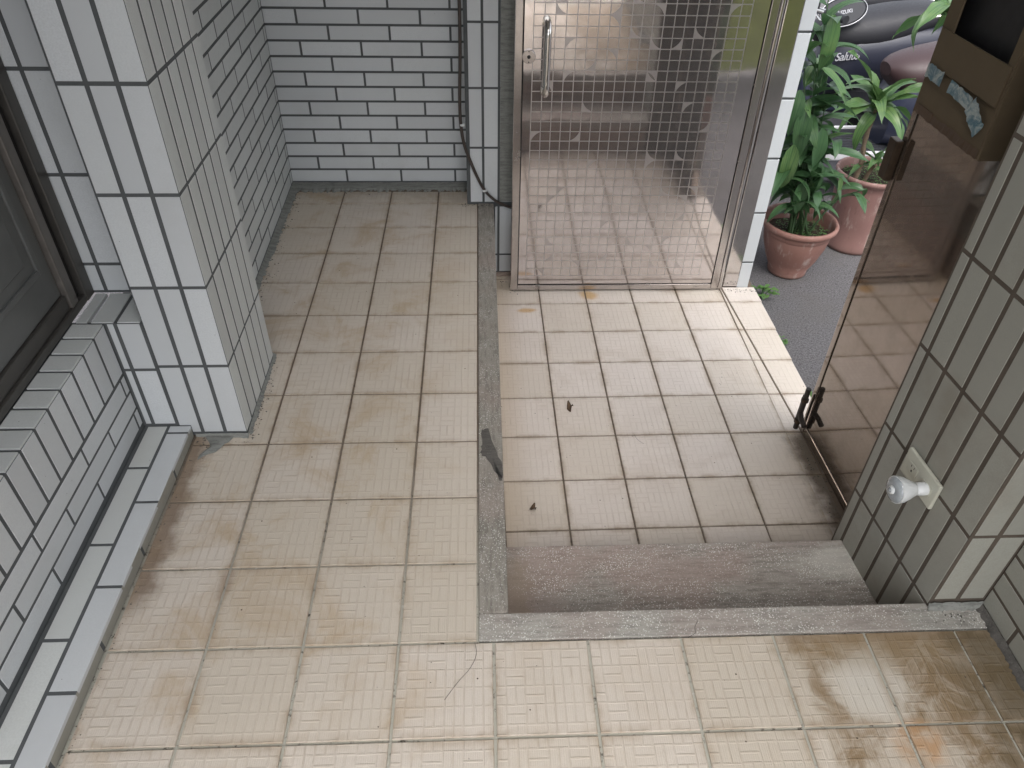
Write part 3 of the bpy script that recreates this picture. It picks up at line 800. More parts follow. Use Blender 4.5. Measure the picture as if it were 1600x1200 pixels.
for px, pz in ((0.196, 0.068), (0.111, 0.345)):
    MB().lathe([(0.0095, -0.004), (0.0105, 0), (0.0095, 0.004)], 12, 'Z', (px, 1.9845, pz)).build('cable_clip', mt_white_plastic, cb, off)

# ------------------------------------------------------------------ entrance gate (swung open against the far wall)
GX0, GX1, GY, GZ = 0.3035, 1.2120, 1.860, -0.3410
ga = empty('entrance_gate', (GX0, GY, GZ), 0, label='open stainless steel gate leaf etched with a grid of squares and arcs', cat='gate')
W_ = GX1 - GX0; H_ = 2.02
def gb(name, mat, *bx, parent=ga, b=0.002):
    o = MB()
    for t in bx: o.box(*t, b)
    return o.build(name, mat, parent)
gb('gate_frame', mt_steel_trim, (0, 0, 0, 0.030, 0.040, H_), (W_ - 0.030, 0, 0, W_, 0.040, H_), (0.0305, 0, 0, W_ - 0.0305, 0.040, 0.024), (0.0305, 0, H_ - 0.03, W_ - 0.0305, 0.040, H_), b=0.003)
gb('shadow_groove', mt_dark_gap, (0.0305, 0.010, 0.0245, W_ - 0.0305, 0.036, H_ - 0.031), b=0)
# the sheet is one finely divided skin so that it can be slightly dished like real thin steel
nx, nz = 40, 80; V = []; F = []
rnd = random.Random(2)
px0, px1, pz0, pz1 = 0.0335, W_ - 0.0335, 0.0285, H_ - 0.034
for j in range(nz + 1):
    for i in range(nx + 1):
        a, b = i / nx, j / nz
        x_, z_ = px0 + (px1 - px0) * a, pz0 + (pz1 - pz0) * b
        e = min(1, 8 * min(a, 1 - a)) * min(1, 16 * min(b, 1 - b))
        dish = 0.0006 * e * (math.sin(a * 5.1 + b * 3.3) + 0.7 * math.sin(b * 11 + a * 2.2) + 0.35 * math.sin(a * 13 + 1 + b * 17))
        V.append((x_, 0.0045 + dish * 0.8, z_))
for j in range(nz):
    for i in range(nx):
        k = j * (nx + 1) + i; F.append((k, k + 1, k + nx + 2, k + nx + 1))
MB().add(V, F, True).build('etched_sheet', mt_gate, ga)
# pull handle
hx0, hz0, hz1 = 0.4175 - GX0 - 0.002, 0.517 - GZ, 0.757 - GZ
hp = smooth_pts([(hx0, 0.004, hz0), (hx0, -0.028, hz0 + 0.001), (hx0, -0.050, hz0 + 0.022), (hx0, -0.052, hz0 + 0.06), (hx0, -0.052, (hz0 + hz1) / 2), (hx0, -0.052, hz1 - 0.06), (hx0, -0.050, hz1 - 0.022), (hx0, -0.028, hz1 - 0.001), (hx0, 0.004, hz1)])
hd = MB().tube(hp, 0.0125, 16).build('handle', mt_chrome, ga)
for z_ in (hz0, hz1):
    MB().lathe([(0.0165, -0.001), (0.0165, 0.003), (0.013, 0.004)], 20, 'Y', (hx0, 0.0005, z_)).build('collar', mt_chrome, hd)
lk = MB().lathe([(0.0005, -0.0042), (0.0225, -0.0040), (0.0240, -0.002), (0.0240, 0.004)], 40, 'Y', (0.0512, 0, 0.640 - GZ), False).build('lock', mt_steel_trim, ga)
MB().lathe([(0.0005, -0.0055), (0.0062, -0.0052), (0.0062, -0.003)], 16, 'Y', (0.0512, 0, 0.640 - GZ)).build('keyhole', mt_slot, lk)
for s_ in (-1, 1):
    MB().lathe([(0.0005, -0.0058), (0.0022, -0.0050), (0.0022, -0.003)], 10, 'Y', (0.0512, 0, 0.640 - GZ + s_ * 0.018)).build('screw', mt_slot, lk)
for z_ in (0.12, 0.95, 1.8):
    MB().lathe([(0.009, z_), (0.009, z_ + 0.10)], 14, 'Z', (W_ + 0.010, 0.030, 0)).build('hinge', mt_steel, ga)
MB().lathe([(0.0105, 0.0), (0.0105, H_)], 18, 'Z', (W_ + 0.0115, 0.012, 0)).build('rounded_stile', mt_steel, ga)

# jamb post and the tiled wall end outside it
jp = tag(MB().box(1.2445, 1.889, ZL + 0.001, 1.3090, 1.998, 1.75, 0.004).build('jamb_post', mt_steel), 'polished stainless steel jamb post right of the open etched gate', 'door frame')
link('rebate', MB().box(1.2345, 1.903, ZL + 0.001, 1.2440, 1.998, 1.75, 0.001).mesh('rebate', mt_dark_gap), jp)
we = core('outer_wall_end', MB().box(1.3100, 1.8960, ZG + 0.003, 1.3560, 2.60, TOP), mt_mortar, 'white tiled end of the outer wall beside the steel jamb and potted plants', 'wall')
face(we, (0, 1.8925, 0), X, Z, stack([1.3085, 1.3600], rows_from(-0.4520, -0.2280, 0.2372), 0.002, 0.009), mt_wall, 'tile', 0.006, 0.002)
face(we, (1.3595, 0, 0), Y, Z, stack([1.893 + 0.0615 * k for k in range(0, 12)], rows_from(-0.4520, -0.2280, 0.2372), 0.007, 0.007), mt_wall, 'tile', 0.006)

# ------------------------------------------------------------------ small fixed leaf
SX = 1.290
sl = empty('side_leaf', (SX, 0.986, -0.345), R(1.7), label='closed narrow dull steel leaf reflecting the floor, right of the doorway', cat='gate')
def sbx(name, mat, *bx, parent=sl, b=0.002):
    o = MB()
    for t in bx: o.box(*t, b)
    return o.build(name, mat, parent)
sbx('leaf_frame', mt_leaf_steel, (-0.004, -0.024, 0, 0.036, 0, 1.98), (-0.004, -0.600, 0, 0.036, -0.575, 1.98), (-0.004, -0.5745, 0, 0.036, -0.0245, 0.030), b=0.003)
sbx('leaf_sheet', mt_leaf_steel, (0.000, -0.5740, 0.0315, 0.034, -0.0255, 1.98), b=0.001)
bt = sbx('flush_bolt', mt_black_iron, (-0.030, 0.002, 0.030, -0.014, 0.009, 0.150), b=0.003)
MB().tube([(-0.024, -0.004, 0.006), (-0.024, -0.004, 0.185)], 0.0085, 10).build('bolt_rod', mt_black_iron, bt)
MB().tube([(-0.024, -0.006, 0.075), (-0.030, -0.03, 0.070), (-0.030, -0.06, 0.066)], 0.009, 10).build('bolt_lever', mt_black_iron, bt)
for z_ in (0.04, 0.135):
    MB().lathe([(0.0125, z_ - 0.006), (0.0125, z_ + 0.006)], 12, 'Z', (-0.024, -0.004, 0)).build('bolt_guide', mt_rust_iron, bt)
lkp = sbx('lock_keeper', mt_rust_iron, (-0.026, -0.016, 0.935, -0.0045, 0.024, 1.045), b=0.004)

# ------------------------------------------------------------------ right pillar
F0 = Vector((1.140, 0.405, 0)); C0 = Vector((1.1672, 0.058, 0))
ud = (C0 - F0).normalized(); nR = ud.cross(Z); LR_ = (C0 - F0).length
mb = MB()
a = F0 - nR * MR; b = C0 - nR * MR + Vector((0, MR, 0))
mb.loft([[a + Z * z_, b + Z * z_, Vector((1.40, b.y, z_)), Vector((1.40, a.y, z_))] for z_ in (-0.34, TOP)], False)
rp = core('right_pillar', mb, mt_mortar_brown, 'stained stack bonded tiled pillar at the right carrying the wall socket', 'pillar')
cu = [LR_ - (y_ - 0.058) / (0.347) * LR_ for y_ in (0.405, 0.370, 0.3065, 0.2420, 0.1785, 0.1165)] + [LR_ + 0.003]
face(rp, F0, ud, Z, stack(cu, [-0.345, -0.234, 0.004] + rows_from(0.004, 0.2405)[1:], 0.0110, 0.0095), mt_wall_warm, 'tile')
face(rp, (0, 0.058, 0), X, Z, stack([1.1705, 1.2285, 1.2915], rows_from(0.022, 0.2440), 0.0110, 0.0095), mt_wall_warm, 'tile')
# right wall running towards the viewer
rwall = core('right_wall', MB().box(1.290 + MR, -1.70, 0.0, 1.45, 0.0575, TOP), mt_mortar_brown, 'stained running bond tiled wall at the bottom right corner', 'wall')
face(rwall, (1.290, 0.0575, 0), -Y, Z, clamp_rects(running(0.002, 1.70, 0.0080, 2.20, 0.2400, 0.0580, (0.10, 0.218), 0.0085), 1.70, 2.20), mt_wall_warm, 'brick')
# outer wall beyond the small leaf, lintel, ceiling, left room wall
ow = core('outer_wall', MB().box(1.330, 0.386 + 0.022, ZG + 0.003, 1.345, 0.41, TOP).box(1.300, 0.41, 1.75, 1.356, 1.8880, TOP), mt_plaster_out, 'rendered beam above the doorway', 'wall')
ce = tag(MB().box(-1.0, 0.35, 2.325, 1.37, 2.60, 2.45).box(0.70, -1.70, 2.325, 1.37, 0.349, 2.45).box(0.121, -1.70, 2.325, 0.699, -0.95, 2.45).box(-1.0, -1.70, 2.325, 0.12, 0.349, 2.45).build('light_shaping_ceiling', mt_ceil), kind='structure')  # unseen slabs, their opening laid out to steer light and shade

# ------------------------------------------------------------------ socket and bulb on the right pillar
base = F0 + ud * (LR_ * (1 - (0.2285 - 0.058) / 0.347)) + Z * 0.236
rotP = Matrix((ud, Z, nR)).transposed().to_4x4()
so = empty('wall_socket', base, 0, label='ivory double wall socket plate on the right pillar', cat='socket')
so.matrix_world = Matrix.Translation(base) @ rotP
MB().box(-0.061, -0.036, 0.0015, 0.061, 0.036, 0.0105, 0.003).build('plate', mt_ivory, so)
for sx in (-0.026, 0.030):
    o = MB().box(sx - 0.017, -0.013, 0.0100, sx + 0.017, 0.013, 0.0118, 0.0008).build('outlet', mt_ivory, so)
    sl_ = MB()
    sl_.box(sx - 0.006, 0.003, 0.0112, sx - 0.0045, 0.009, 0.0122).box(sx + 0.0045, 0.003, 0.0112, sx + 0.006, 0.009, 0.0122).box(sx - 0.002, -0.008, 0.0112, sx + 0.002, -0.003, 0.0122)
    sl_.build('slot', mt_slot, o)
bu = empty('light_bulb', (0, 0, 0), 0, label='unlit white plug-in lamp bulb sticking out of the wall socket', cat='light bulb')
bu.matrix_world = Matrix.Translation(base) @ rotP @ Matrix.Translation((0.030, -0.002, 0.0125)) @ Matrix.Rotation(R(-4), 4, 'X')
MB().lathe([(0.0145, -0.001), (0.0150, 0.004), (0.0145, 0.018), (0.0115, 0.021), (0.0115, 0.0245)], 24).build('plug_base', mt_white_plastic, bu)
mb = MB(); prof = [(0.012, 0.0245), (0.0155, 0.027), (0.0175, 0.034), (0.0225, 0.044), (0.0275, 0.056), (0.0300, 0.066), (0.0302, 0.071)]
rings = []
for r_, h_ in prof:
    ring = []
    for k in range(72):
        an = 2 * math.pi * k / 72; fl = 1 + (0.035 if (k % 3 == 0 and 0.03 < h_ < 0.063) else 0)
        ring.append(Vector((r_ * fl * math.cos(an), r_ * fl * math.sin(an), h_)))
    rings.append(ring)
mb.loft(rings, True).build('bulb_body', mt_white_plastic, bu)
bl = MB().lathe([(0.0285, 0.0705), (0.0270, 0.0745), (0.020, 0.0775), (0.0105, 0.0785), (0.0004, 0.0785)], 36).build('lens', mt_lens, bu)
MB().lathe([(0.0095, 0.078), (0.0095, 0.0815), (0.0065, 0.0835)], 24).build('sensor_ring', mt_white_plastic, bl)
MB().lathe([(0.0060, 0.0830), (0.0045, 0.0855), (0.0003, 0.0862)], 20).build('sensor', mt_lens, bl)

# ------------------------------------------------------------------ cardboard box hung on the small leaf
cx = empty('cardboard_box', (1.285, 0.70, 0.83), 0, label='cut open brown cardboard box taped to the narrow steel leaf', cat='box')
def cb_(name, mat, *bx, parent=cx, b=0.0015):
    o = MB()
    for t in bx: o.box(*t, b)
    return o.build(name, mat, parent)
D = 0.085
cb_('front_panel', mt_card, (-D, -0.143, 0.004, -D + 0.005, 0.137, 0.155))
cb_('front_flap', mt_card, (-D - 0.0055, -0.141, 0.110, -D - 0.0005, 0.132, 0.188))
cb_('near_side', mt_card, (-D + 0.001, -0.149, 0.002, 0.0, -0.1435, 0.50))
cb_('far_side', mt_card, (-D + 0.001, 0.1375, 0.002, 0.0, 0.143, 0.50))
cb_('front_edge', mt_card, (-D, 0.095, 0.1555, -D + 0.005, 0.137, 0.50))
cb_('front_edge', mt_card, (-D, -0.143, 0.1555, -D + 0.005, -0.120, 0.50))
cb_('bottom', mt_card, (-D + 0.006, -0.143, 0.002, 0.0, 0.137, 0.007))
cb_('inside', mt_box_dark, (-0.06, -0.142, 0.10, -0.045, 0.136, 0.50))
# ragged torn lower lip and tapes
rnd = random.Random(5); V = []; n = 26
for i in range(n + 1):
    y_ = -0.143 + 0.28 * i / n
    V += [(-D - 0.0012, y_, 0.022 + rnd.uniform(-.002, .002)), (-D - 0.0014 - rnd.uniform(0, 0.0015), y_, 0.003 + rnd.uniform(-0.0015, 0.0015))]
MB().add(V, [(2 * i, 2 * i + 1, 2 * i + 3, 2 * i + 2) for i in range(n)] + [(2 * i + 2, 2 * i + 3, 2 * i + 1, 2 * i) for i in range(0)]).build('torn_edge', mt_card_brown, cx)
def tape(y0, z0, y1, z1, w, seed, name='tape'):
    rnd = random.Random(seed); a = Vector((0, y0, z0)); b = Vector((0, y1, z1)); dd = (b - a); nn = Vector((0, -dd.z, dd.y)).normalized() * w / 2
    V = []; n = 12
    for i in range(n + 1):
        p = a.lerp(b, i / n); lift = -D - 0.0075 - rnd.uniform(0, 0.003)
        for s_ in (-1, 0, 1):
            e = rnd.uniform(0.85, 1.15)
            V.append((lift - rnd.uniform(0, 0.0015), p.y + nn.y * s_ * e, p.z + nn.z * s_ * e))
    F = [(3 * i + k, 3 * i + k + 1, 3 * i + k + 4, 3 * i + k + 3) for i in range(n) for k in range(2)]
    MB().add(V, F, True).build(name, mt_tape, cx)
tape(0.128, 0.100, 0.055, 0.100, 0.030, 1)
tape(0.020, 0.098, -0.075, 0.092, 0.026, 2)
tape(-0.070, 0.095, -0.128, 0.055, 0.038, 3)
cb_('parcel_tape', mt_card_brown, (-D - 0.002, 0.055, 0.008, -D - 0.0005, 0.125, 0.024), b=0.0004)

# ------------------------------------------------------------------ pots
def pot(name, loc, prof, mat, label, soil_r, soil_z, n=48):
    t = empty(name, loc, 0, label=label, cat='plant pot', group='clay coloured pots outside the doorway')
    MB().lathe(prof, n).build('pot_wall', mat, t)
    mb = MB(); V = [(0, 0, soil_z + 0.008)]; rnd = random.Random(3)
    for j in range(1, 6):
        for k in range(24):
            a = 2 * math.pi * k / 24; r_ = soil_r * j / 5
            V.append((r_ * math.cos(a), r_ * math.sin(a), soil_z + rnd.uniform(-0.006, 0.008)))
    F = [(0, 1 + k, 1 + (k + 1) % 24) for k in range(24)]
    for j in range(4):
        for k in range(24): F.append((1 + j * 24 + k, 1 + (j + 1) * 24 + k, 1 + (j + 1) * 24 + (k + 1) % 24, 1 + j * 24 + (k + 1) % 24))
    mb.add(V, F, True).build('soil', mt_soil, t)
    return t
pot('bowl_pot', (1.628, 2.135, ZG + 0.001), [(0.080, 0.0), (0.088, 0.004), (0.090, 0.016), (0.086, 0.024), (0.116, 0.085), (0.140, 0.160), (0.1475, 0.205), (0.1475, 0.2055), (0.1475, 0.214), (0.150, 0.216), (0.1515, 0.226), (0.153, 0.238), (0.164, 0.242), (0.170, 0.250), (0.171, 0.262), (0.166, 0.270), (0.158, 0.271), (0.153, 0.264), (0.150, 0.24), (0.143, 0.2), (0.138, 0.165)],
    mt_pot, 'wide terracotta bowl pot nearest the doorway, holding the dark leafy plant', 0.142, 0.200)
pot('tall_pot', (2.030, 2.385, ZG + 0.001), [(0.118, 0.0), (0.125, 0.006), (0.127, 0.02), (0.124, 0.03), (0.135, 0.15), (0.150, 0.33), (0.153, 0.365), (0.163, 0.372), (0.166, 0.384), (0.163, 0.394), (0.155, 0.395), (0.151, 0.388), (0.147, 0.35), (0.145, 0.33)],
    mt_pot2, 'tall straight pinkish pot behind the bowl pot, holding the corn plant', 0.148, 0.345)

# ------------------------------------------------------------------ leaves
def leaf_mesh(name, L, w, droop, fold, wave, mat, seed, nseg=9):
    rnd = random.Random(seed); V = []; F = []
    ph = rnd.uniform(0, 6)
    ang = 0.0; y = 0.0; z = 0.0
    for i in range(nseg + 1):
        t = i / nseg
        wd = w * 0.5 * (math.sin(math.pi * min(1, t ** 0.72 * 0.98 + 0.015)) ** 0.8) + 0.0015 * (1 - t)
        if t > 0.999: wd = 0.0004
        for k, s_ in enumerate((-1, -0.5, 0, 0.5, 1)):
            V.append((wd * s_, y, z + abs(s_) * wd * fold + wave * w * math.sin(ph + t * 9 + s_ * 1.5) * abs(s_)))
        ang = -droop * t
        y += math.cos(ang) * L / nseg; z += math.sin(ang) * L / nseg
    for i in range(nseg):
        for k in range(4):
            a = i * 5 + k; F.append((a, a + 1, a + 6, a + 5))
    return MB().add(V, F, True).mesh(name, mat)
def leaf_set(mat, L, w, wave, n=6, seed=0):
    return [leaf_mesh('leaf', L, w, 0.9 + 0.45 * (k % 4), 0.35 + 0.1 * (k % 3), wave, mat, seed + k) for k in range(n)]
dark_leaves = leaf_set(mt_leaf, 0.200, 0.062, 0.05, 6, 10)
mid_leaves = leaf_set(mt_leaf, 0.150, 0.044, 0.05, 5, 30)
corn_leaves = leaf_set(mt_leaf2, 0.20, 0.045, 0.18, 6, 50)
lush_leaves = leaf_set(mt_leaf2, 0.165, 0.040, 0.06, 5, 70)
def put_leaf(parent, me, p, az_, el_, sc_=1.0, roll=0.0):
    mw = Matrix.Translation(p) @ Matrix.Rotation(az_, 4, 'Z') @ Matrix.Rotation(el_, 4, 'X') @ Matrix.Rotation(roll, 4, 'Y') @ Matrix.Scale(sc_, 4)
    link('leaf', me, parent, mw)
rnd = random.Random(21)
B1 = Vector((1.628, 2.135, ZG + 0.205))
pl = empty('leafy_plant', B1, 0, label='bushy dark green plant with broad lance leaves in the bowl pot', cat='plant')
stems = [  # tip (world), leaves, mesh set, scale
    ((1.485, 2.12, 0.80), 12, dark_leaves, 1.05), ((1.405, 2.10, 0.47), 7, dark_leaves, 1.0), ((1.505, 2.08, 0.36), 9, dark_leaves, 1.0),
    ((1.44, 2.08, 0.18), 8, dark_leaves, 0.95), ((1.56, 2.02, 0.14), 7, mid_leaves, 1.1), ((1.64, 2.10, 0.24), 8, mid_leaves, 1.15),
    ((1.86, 2.09, 0.02), 7, mid_leaves, 1.0), ((1.50, 1.98, 0.00), 6, mid_leaves, 1.0), ((1.60, 2.20, 0.50), 8, dark_leaves, 0.95), ((1.52, 2.22, 0.10), 7, mid_leaves, 1.1),
    ((1.66, 2.26, 0.06), 6, mid_leaves, 1.0), ((1.47, 2.03, 0.10), 6, mid_leaves, 1.1), ((1.45, 2.14, 0.60), 8, lush_leaves, 1.15),
    ((1.54, 2.12, 0.70), 9, dark_leaves, 1.0), ((1.50, 2.12, 0.55), 9, dark_leaves, 1.0), ((1.56, 2.06, 0.40), 8, lush_leaves, 1.0), ((1.46, 2.06, 0.32), 8, dark_leaves, 1.0), ((1.62, 2.05, 0.10), 7, dark_leaves, 0.8)]
for i, (tip, nl, st, sc_) in enumerate(stems):
    tip = Vector(tip); b0 = B1 + Vector((rnd.uniform(-.05, .05), rnd.uniform(-.05, .05), 0))
    mid = b0.lerp(tip, 0.5) + Vector((rnd.uniform(-.02, .02), rnd.uniform(-.02, .02), 0.05))
    P = smooth_pts([b0 - B1, mid - B1, tip - B1], 6)
    MB().tube(P, 0.003, 6, rs=[0.0055 - 0.0035 * k / (len(P) - 1) for k in range(len(P))]).build('stem', mt_stem, pl)
    for k in range(nl):
        t = 0.30 + 0.70 * (k + 0.5) / nl
        p = P[min(len(P) - 1, int(t * (len(P) - 1)))]
        azl = k * 2.4 + rnd.uniform(-0.5, 0.5) + i
        if (B1 + p).x < 1.44 and math.sin(-azl) < -0.3: azl += math.pi
        put_leaf(pl, rnd.choice(st), p, azl, R(rnd.uniform(5, 65)), sc_ * rnd.uniform(0.75, 1.15), rnd.uniform(-0.5, 0.5))
B2 = Vector((1.925, 2.345, ZG + 0.345))
cp = empty('corn_plant', B2, 0, label='corn plant with a bare brown cane and pale striped leaf rosettes in the tall pot', cat='plant')
def rosette(c, n, sc_, st, lo=-5, hi=70, a0=0):
    for k in range(n):
        put_leaf(cp, rnd.choice(st), c + Z * 0.004 * (k - n / 2), k * 2.4 + rnd.uniform(-.3, .3) + a0, R(lo + (hi - lo) * k / n + rnd.uniform(-8, 8)), sc_ * rnd.uniform(0.8, 1.15), rnd.uniform(-.4, .4))
cane = smooth_pts([(0, 0, -0.02), (0.012, -0.005, 0.10), (-0.005, -0.005, 0.21), (0.0, -0.005, 0.355)], 6)
rr_ = [0.0125 + 0.0018 * math.sin(k * 2.1) - 0.0002 * k for k in range(len(cane))]
MB().tube(cane, 0.012, 12, rs=rr_).build('cane', mt_cane, cp)
rosette(Vector((0.0, -0.005, 0.36)), 13, 1.2, corn_leaves, -10, 75)
c2 = smooth_pts([(0.05, 0.0, -0.02), (0.06, 0, 0.04), (0.075, -0.005, 0.10)], 4)
MB().tube(c2, 0.010, 10).build('cane', mt_cane, cp)
rosette(Vector((0.075, -0.005, 0.11)), 10, 0.80, corn_leaves, -10, 70, 1.0)
c3 = smooth_pts([(0.22, 0.08, -0.02), (0.25, 0.07, 0.30), (0.24, 0.04, 0.60), (0.17, 0.0, 0.76)], 6)
MB().tube(c3, 0.009, 10).build('cane', mt_cane, cp)
rosette(Vector((0.17, 0.0, 0.77)), 11, 1.3, corn_leaves, -5, 45, 0.6)
def aim_leaf(parent, me, p, d_, sc_, roll=0.0):
    d_ = Vector(d_)
    put_leaf(parent, me, p, math.atan2(-d_.x, d_.y), math.atan2(d_.z, math.hypot(d_.x, d_.y)), sc_, roll)
long_leaves = [leaf_mesh('leaf', 0.24, 0.052, 0.55, 0.4, 0.22, mt_leaf2, 130), leaf_mesh('leaf', 0.24, 0.050, 1.9, 0.4, 0.25, mt_leaf2, 131)]
top = Vector((0.0, -0.005, 0.37))
for d_, k, sc_ in (((-0.20, -0.02, 0.42), 0, 1.25), ((-0.10, 0.0, 0.45), 1, 1.1), ((0.28, -0.06, 0.22), 0, 1.1), ((0.30, -0.05, 0.05), 1, 1.1), ((-0.26, -0.10, 0.10), 1, 1.0), ((0.18, -0.16, 0.02), 1, 1.0)):
    aim_leaf(cp, long_leaves[k], top, d_, sc_, rnd.uniform(-.5, .5))
big_leaves = [leaf_mesh('leaf', 0.20, 0.066, 0.5, 0.30, 0.06, mt_leaf, 140), leaf_mesh('leaf', 0.21, 0.060, 0.8, 0.30, 0.06, mt_leaf2, 141)]
for wp, d_, k, sc_ in (((1.492, 2.05, 0.74), (0.03, -0.10, -0.42), 1, 1.05), ((1.43, 2.03, 0.47), (-0.03, -0.08, -0.40), 0, 0.95), ((1.47, 2.01, 0.40), (-0.03, -0.10, -0.45), 0, 1.05),
                       ((1.545, 2.00, 0.33), (0.04, -0.08, -0.45), 0, 0.9), ((1.50, 2.04, 0.55), (0.16, -0.10, -0.10), 1, 0.9), ((1.45, 2.00, 0.26), (-0.02, -0.05, -0.5), 1, 1.1),
                       ((1.60, 2.02, 0.16), (0.05, -0.05, -0.5), 0, 0.8), ((1.70, 2.04, 0.10), (0.08, -0.05, -0.4), 1, 0.75), ((1.53, 2.00, 0.10), (0.0, -0.06, -0.5), 0, 0.8)):
    aim_leaf(pl, big_leaves[k], Vector(wp) - B1, d_, sc_, rnd.uniform(-.4, .4))
# small creepers on the soil
def creeper(name, c, r, n, lab, zt, mat=mt_weed, size=0.016, group=None, cat='weed'):
    V = []; F = []; rn = random.Random(n)
    for k in range(n):
        a = rn.uniform(0, 6.28); d_ = r * math.sqrt(rn.random()); p = Vector((c[0] + d_ * math.cos(a), c[1] + d_ * math.sin(a), zt + rn.uniform(0.002, 0.024)))
        an = rn.uniform(0, 6.28); u_ = Vector((math.cos(an), math.sin(an), rn.uniform(-.3, .5))).normalized(); w_ = Z.cross(u_).normalized(); s_ = size * rn.uniform(0.5, 1.1)
        o = len(V)
        V += [p, p + u_ * s_ * .45 + w_ * s_ * .35 + Z * .002, p + u_ * s_, p + u_ * s_ * .45 - w_ * s_ * .35 + Z * .002]
        F.append((o, o + 1, o + 2, o + 3))
    return tag(MB().add(V, F, True).build(name, mat), lab, cat, group)
c_ = creeper('soil_creeper', (1.64, 2.12), 0.12, 420, None, ZG + 0.205, size=0.013, cat=None); tag(c_, 'tiny green creeper covering the soil of the bowl pot', None, None, 'stuff')
c_ = creeper('soil_creeper', (2.03, 2.385), 0.13, 420, None, ZG + 0.35, size=0.013, cat=None); tag(c_, 'tiny green creeper covering the soil of the tall pot', None, None, 'stuff')
c_ = creeper('edge_moss', (1.415, 1.56), 0.03, 60, None, ZG, size=0.016, cat=None); tag(c_, 'green moss and sprouts along the outer floor edge', None, None, 'stuff')
c_ = creeper('edge_moss', (1.42, 1.20), 0.035, 90, None, ZG, size=0.02, cat=None); tag(c_, 'green moss and sprouts along the outer floor edge', None, None, 'stuff')
# weed at the wall end
wd = empty('weed', (1.425, 1.885, ZG), 0, label='small bright green weed growing at the foot of the outer wall end', cat='weed')
weed_mesh = [leaf_mesh('leaf', 0.034, 0.026, 0.5, 0.25, 0.10, mt_weed, 90 + k, 5) for k in range(3)]
for k in range(16):
    a = rnd.uniform(0, 6.28); h_ = rnd.uniform(0.02, 0.075); d_ = rnd.uniform(0.0, 0.038)
    p = Vector((d_ * math.cos(a) + 0.008, d_ * math.sin(a), h_))
    MB().tube([(0, 0, 0), p * 0.6, p], 0.0011, 5).build('stem', mt_stem, wd)
    link('leaf', rnd.choice(weed_mesh), wd, Matrix.Translation(p) @ Matrix.Rotation(a - 1.57, 4, 'Z') @ Matrix.Rotation(rnd.uniform(-.3, .5), 4, 'X') @ Matrix.Scale(rnd.uniform(.7, 1.1), 4))

# dead leaves lying on the lower floor
def dead(loc, rz, sc_, label):
    me = leaf_mesh('dead_leaf', 0.040, 0.022, 2.2, 0.9, 0.5, mt_dead, int(rz * 10), 7)
    o = link('dead_leaf', me); o.location = loc; o.rotation_euler = (0.25, 0.2, rz); o.scale = (sc_,) * 3
    return tag(o, label, 'dead leaf', 'dead leaves on the lower floor')
dead((0.498, 1.115, ZL + 0.012), 2.6, 1.0, 'curled brown dead leaf on the middle of the lower floor')
dead((0.340, 0.640, ZL + 0.012), 1.2, 0.85, 'smaller curled dead leaf on the lower floor near the terrazzo step')
# hairs
def hair(pts, name, label):
    tag(MB().tube(smooth_pts(pts), 0.00045, 4).build(name, mt_dark_gap), label, 'hair')
hair([(0.160, -0.002, 0.002), (0.163, -0.03, 0.0025), (0.150, -0.06, 0.0025), (0.125, -0.09, 0.0025), (0.10, -0.125, 0.0025)], 'long_hair', 'long dark hair lying on the near floor tiles by the edging corner')
hair([(0.645, 0.035, 0.004), (0.635, 0.02, 0.004), (0.632, 0.005, 0.004), (0.615, -0.004, 0.003)], 'short_hair', 'short dark hair lying across the terrazzo nosing')
hair([(0.70, 0.97, ZL + 0.002), (0.708, 0.945, ZL + 0.002), (0.725, 0.925, ZL + 0.002)], 'floor_hair', 'thin dark hair on a middle tile of the lower floor')

# ------------------------------------------------------------------ scooters parked outside
def sring(x, cy, cz, ry, rz, n=16, e=2.6):
    out = []
    for k in range(n):
        a = 2 * math.pi * k / n; c, s = math.cos(a), math.sin(a)
        out.append(Vector((x, cy + ry * math.copysign(abs(c) ** (2 / e), c), cz + rz * math.copysign(abs(s) ** (2 / e), s))))
    return out
def text_obj(txt, parent, mw, size, mat, shear=0.0, name='lettering'):
    cu_ = bpy.data.curves.new(name, 'FONT'); cu_.body = txt; cu_.size = size; cu_.extrude = 0.0015; cu_.shear = shear
    cu_.align_x = 'CENTER'; cu_.offset = 0.0006; cu_.space_character = 0.92 if shear else 1.0
    tmp = bpy.data.objects.new('tmp', cu_); COL.objects.link(tmp)
    dg = bpy.context.evaluated_depsgraph_get(); me = bpy.data.meshes.new_from_object(tmp.evaluated_get(dg))
    bpy.data.objects.remove(tmp); me.materials.clear(); me.materials.append(mat)
    return link(name, me, parent, mw)
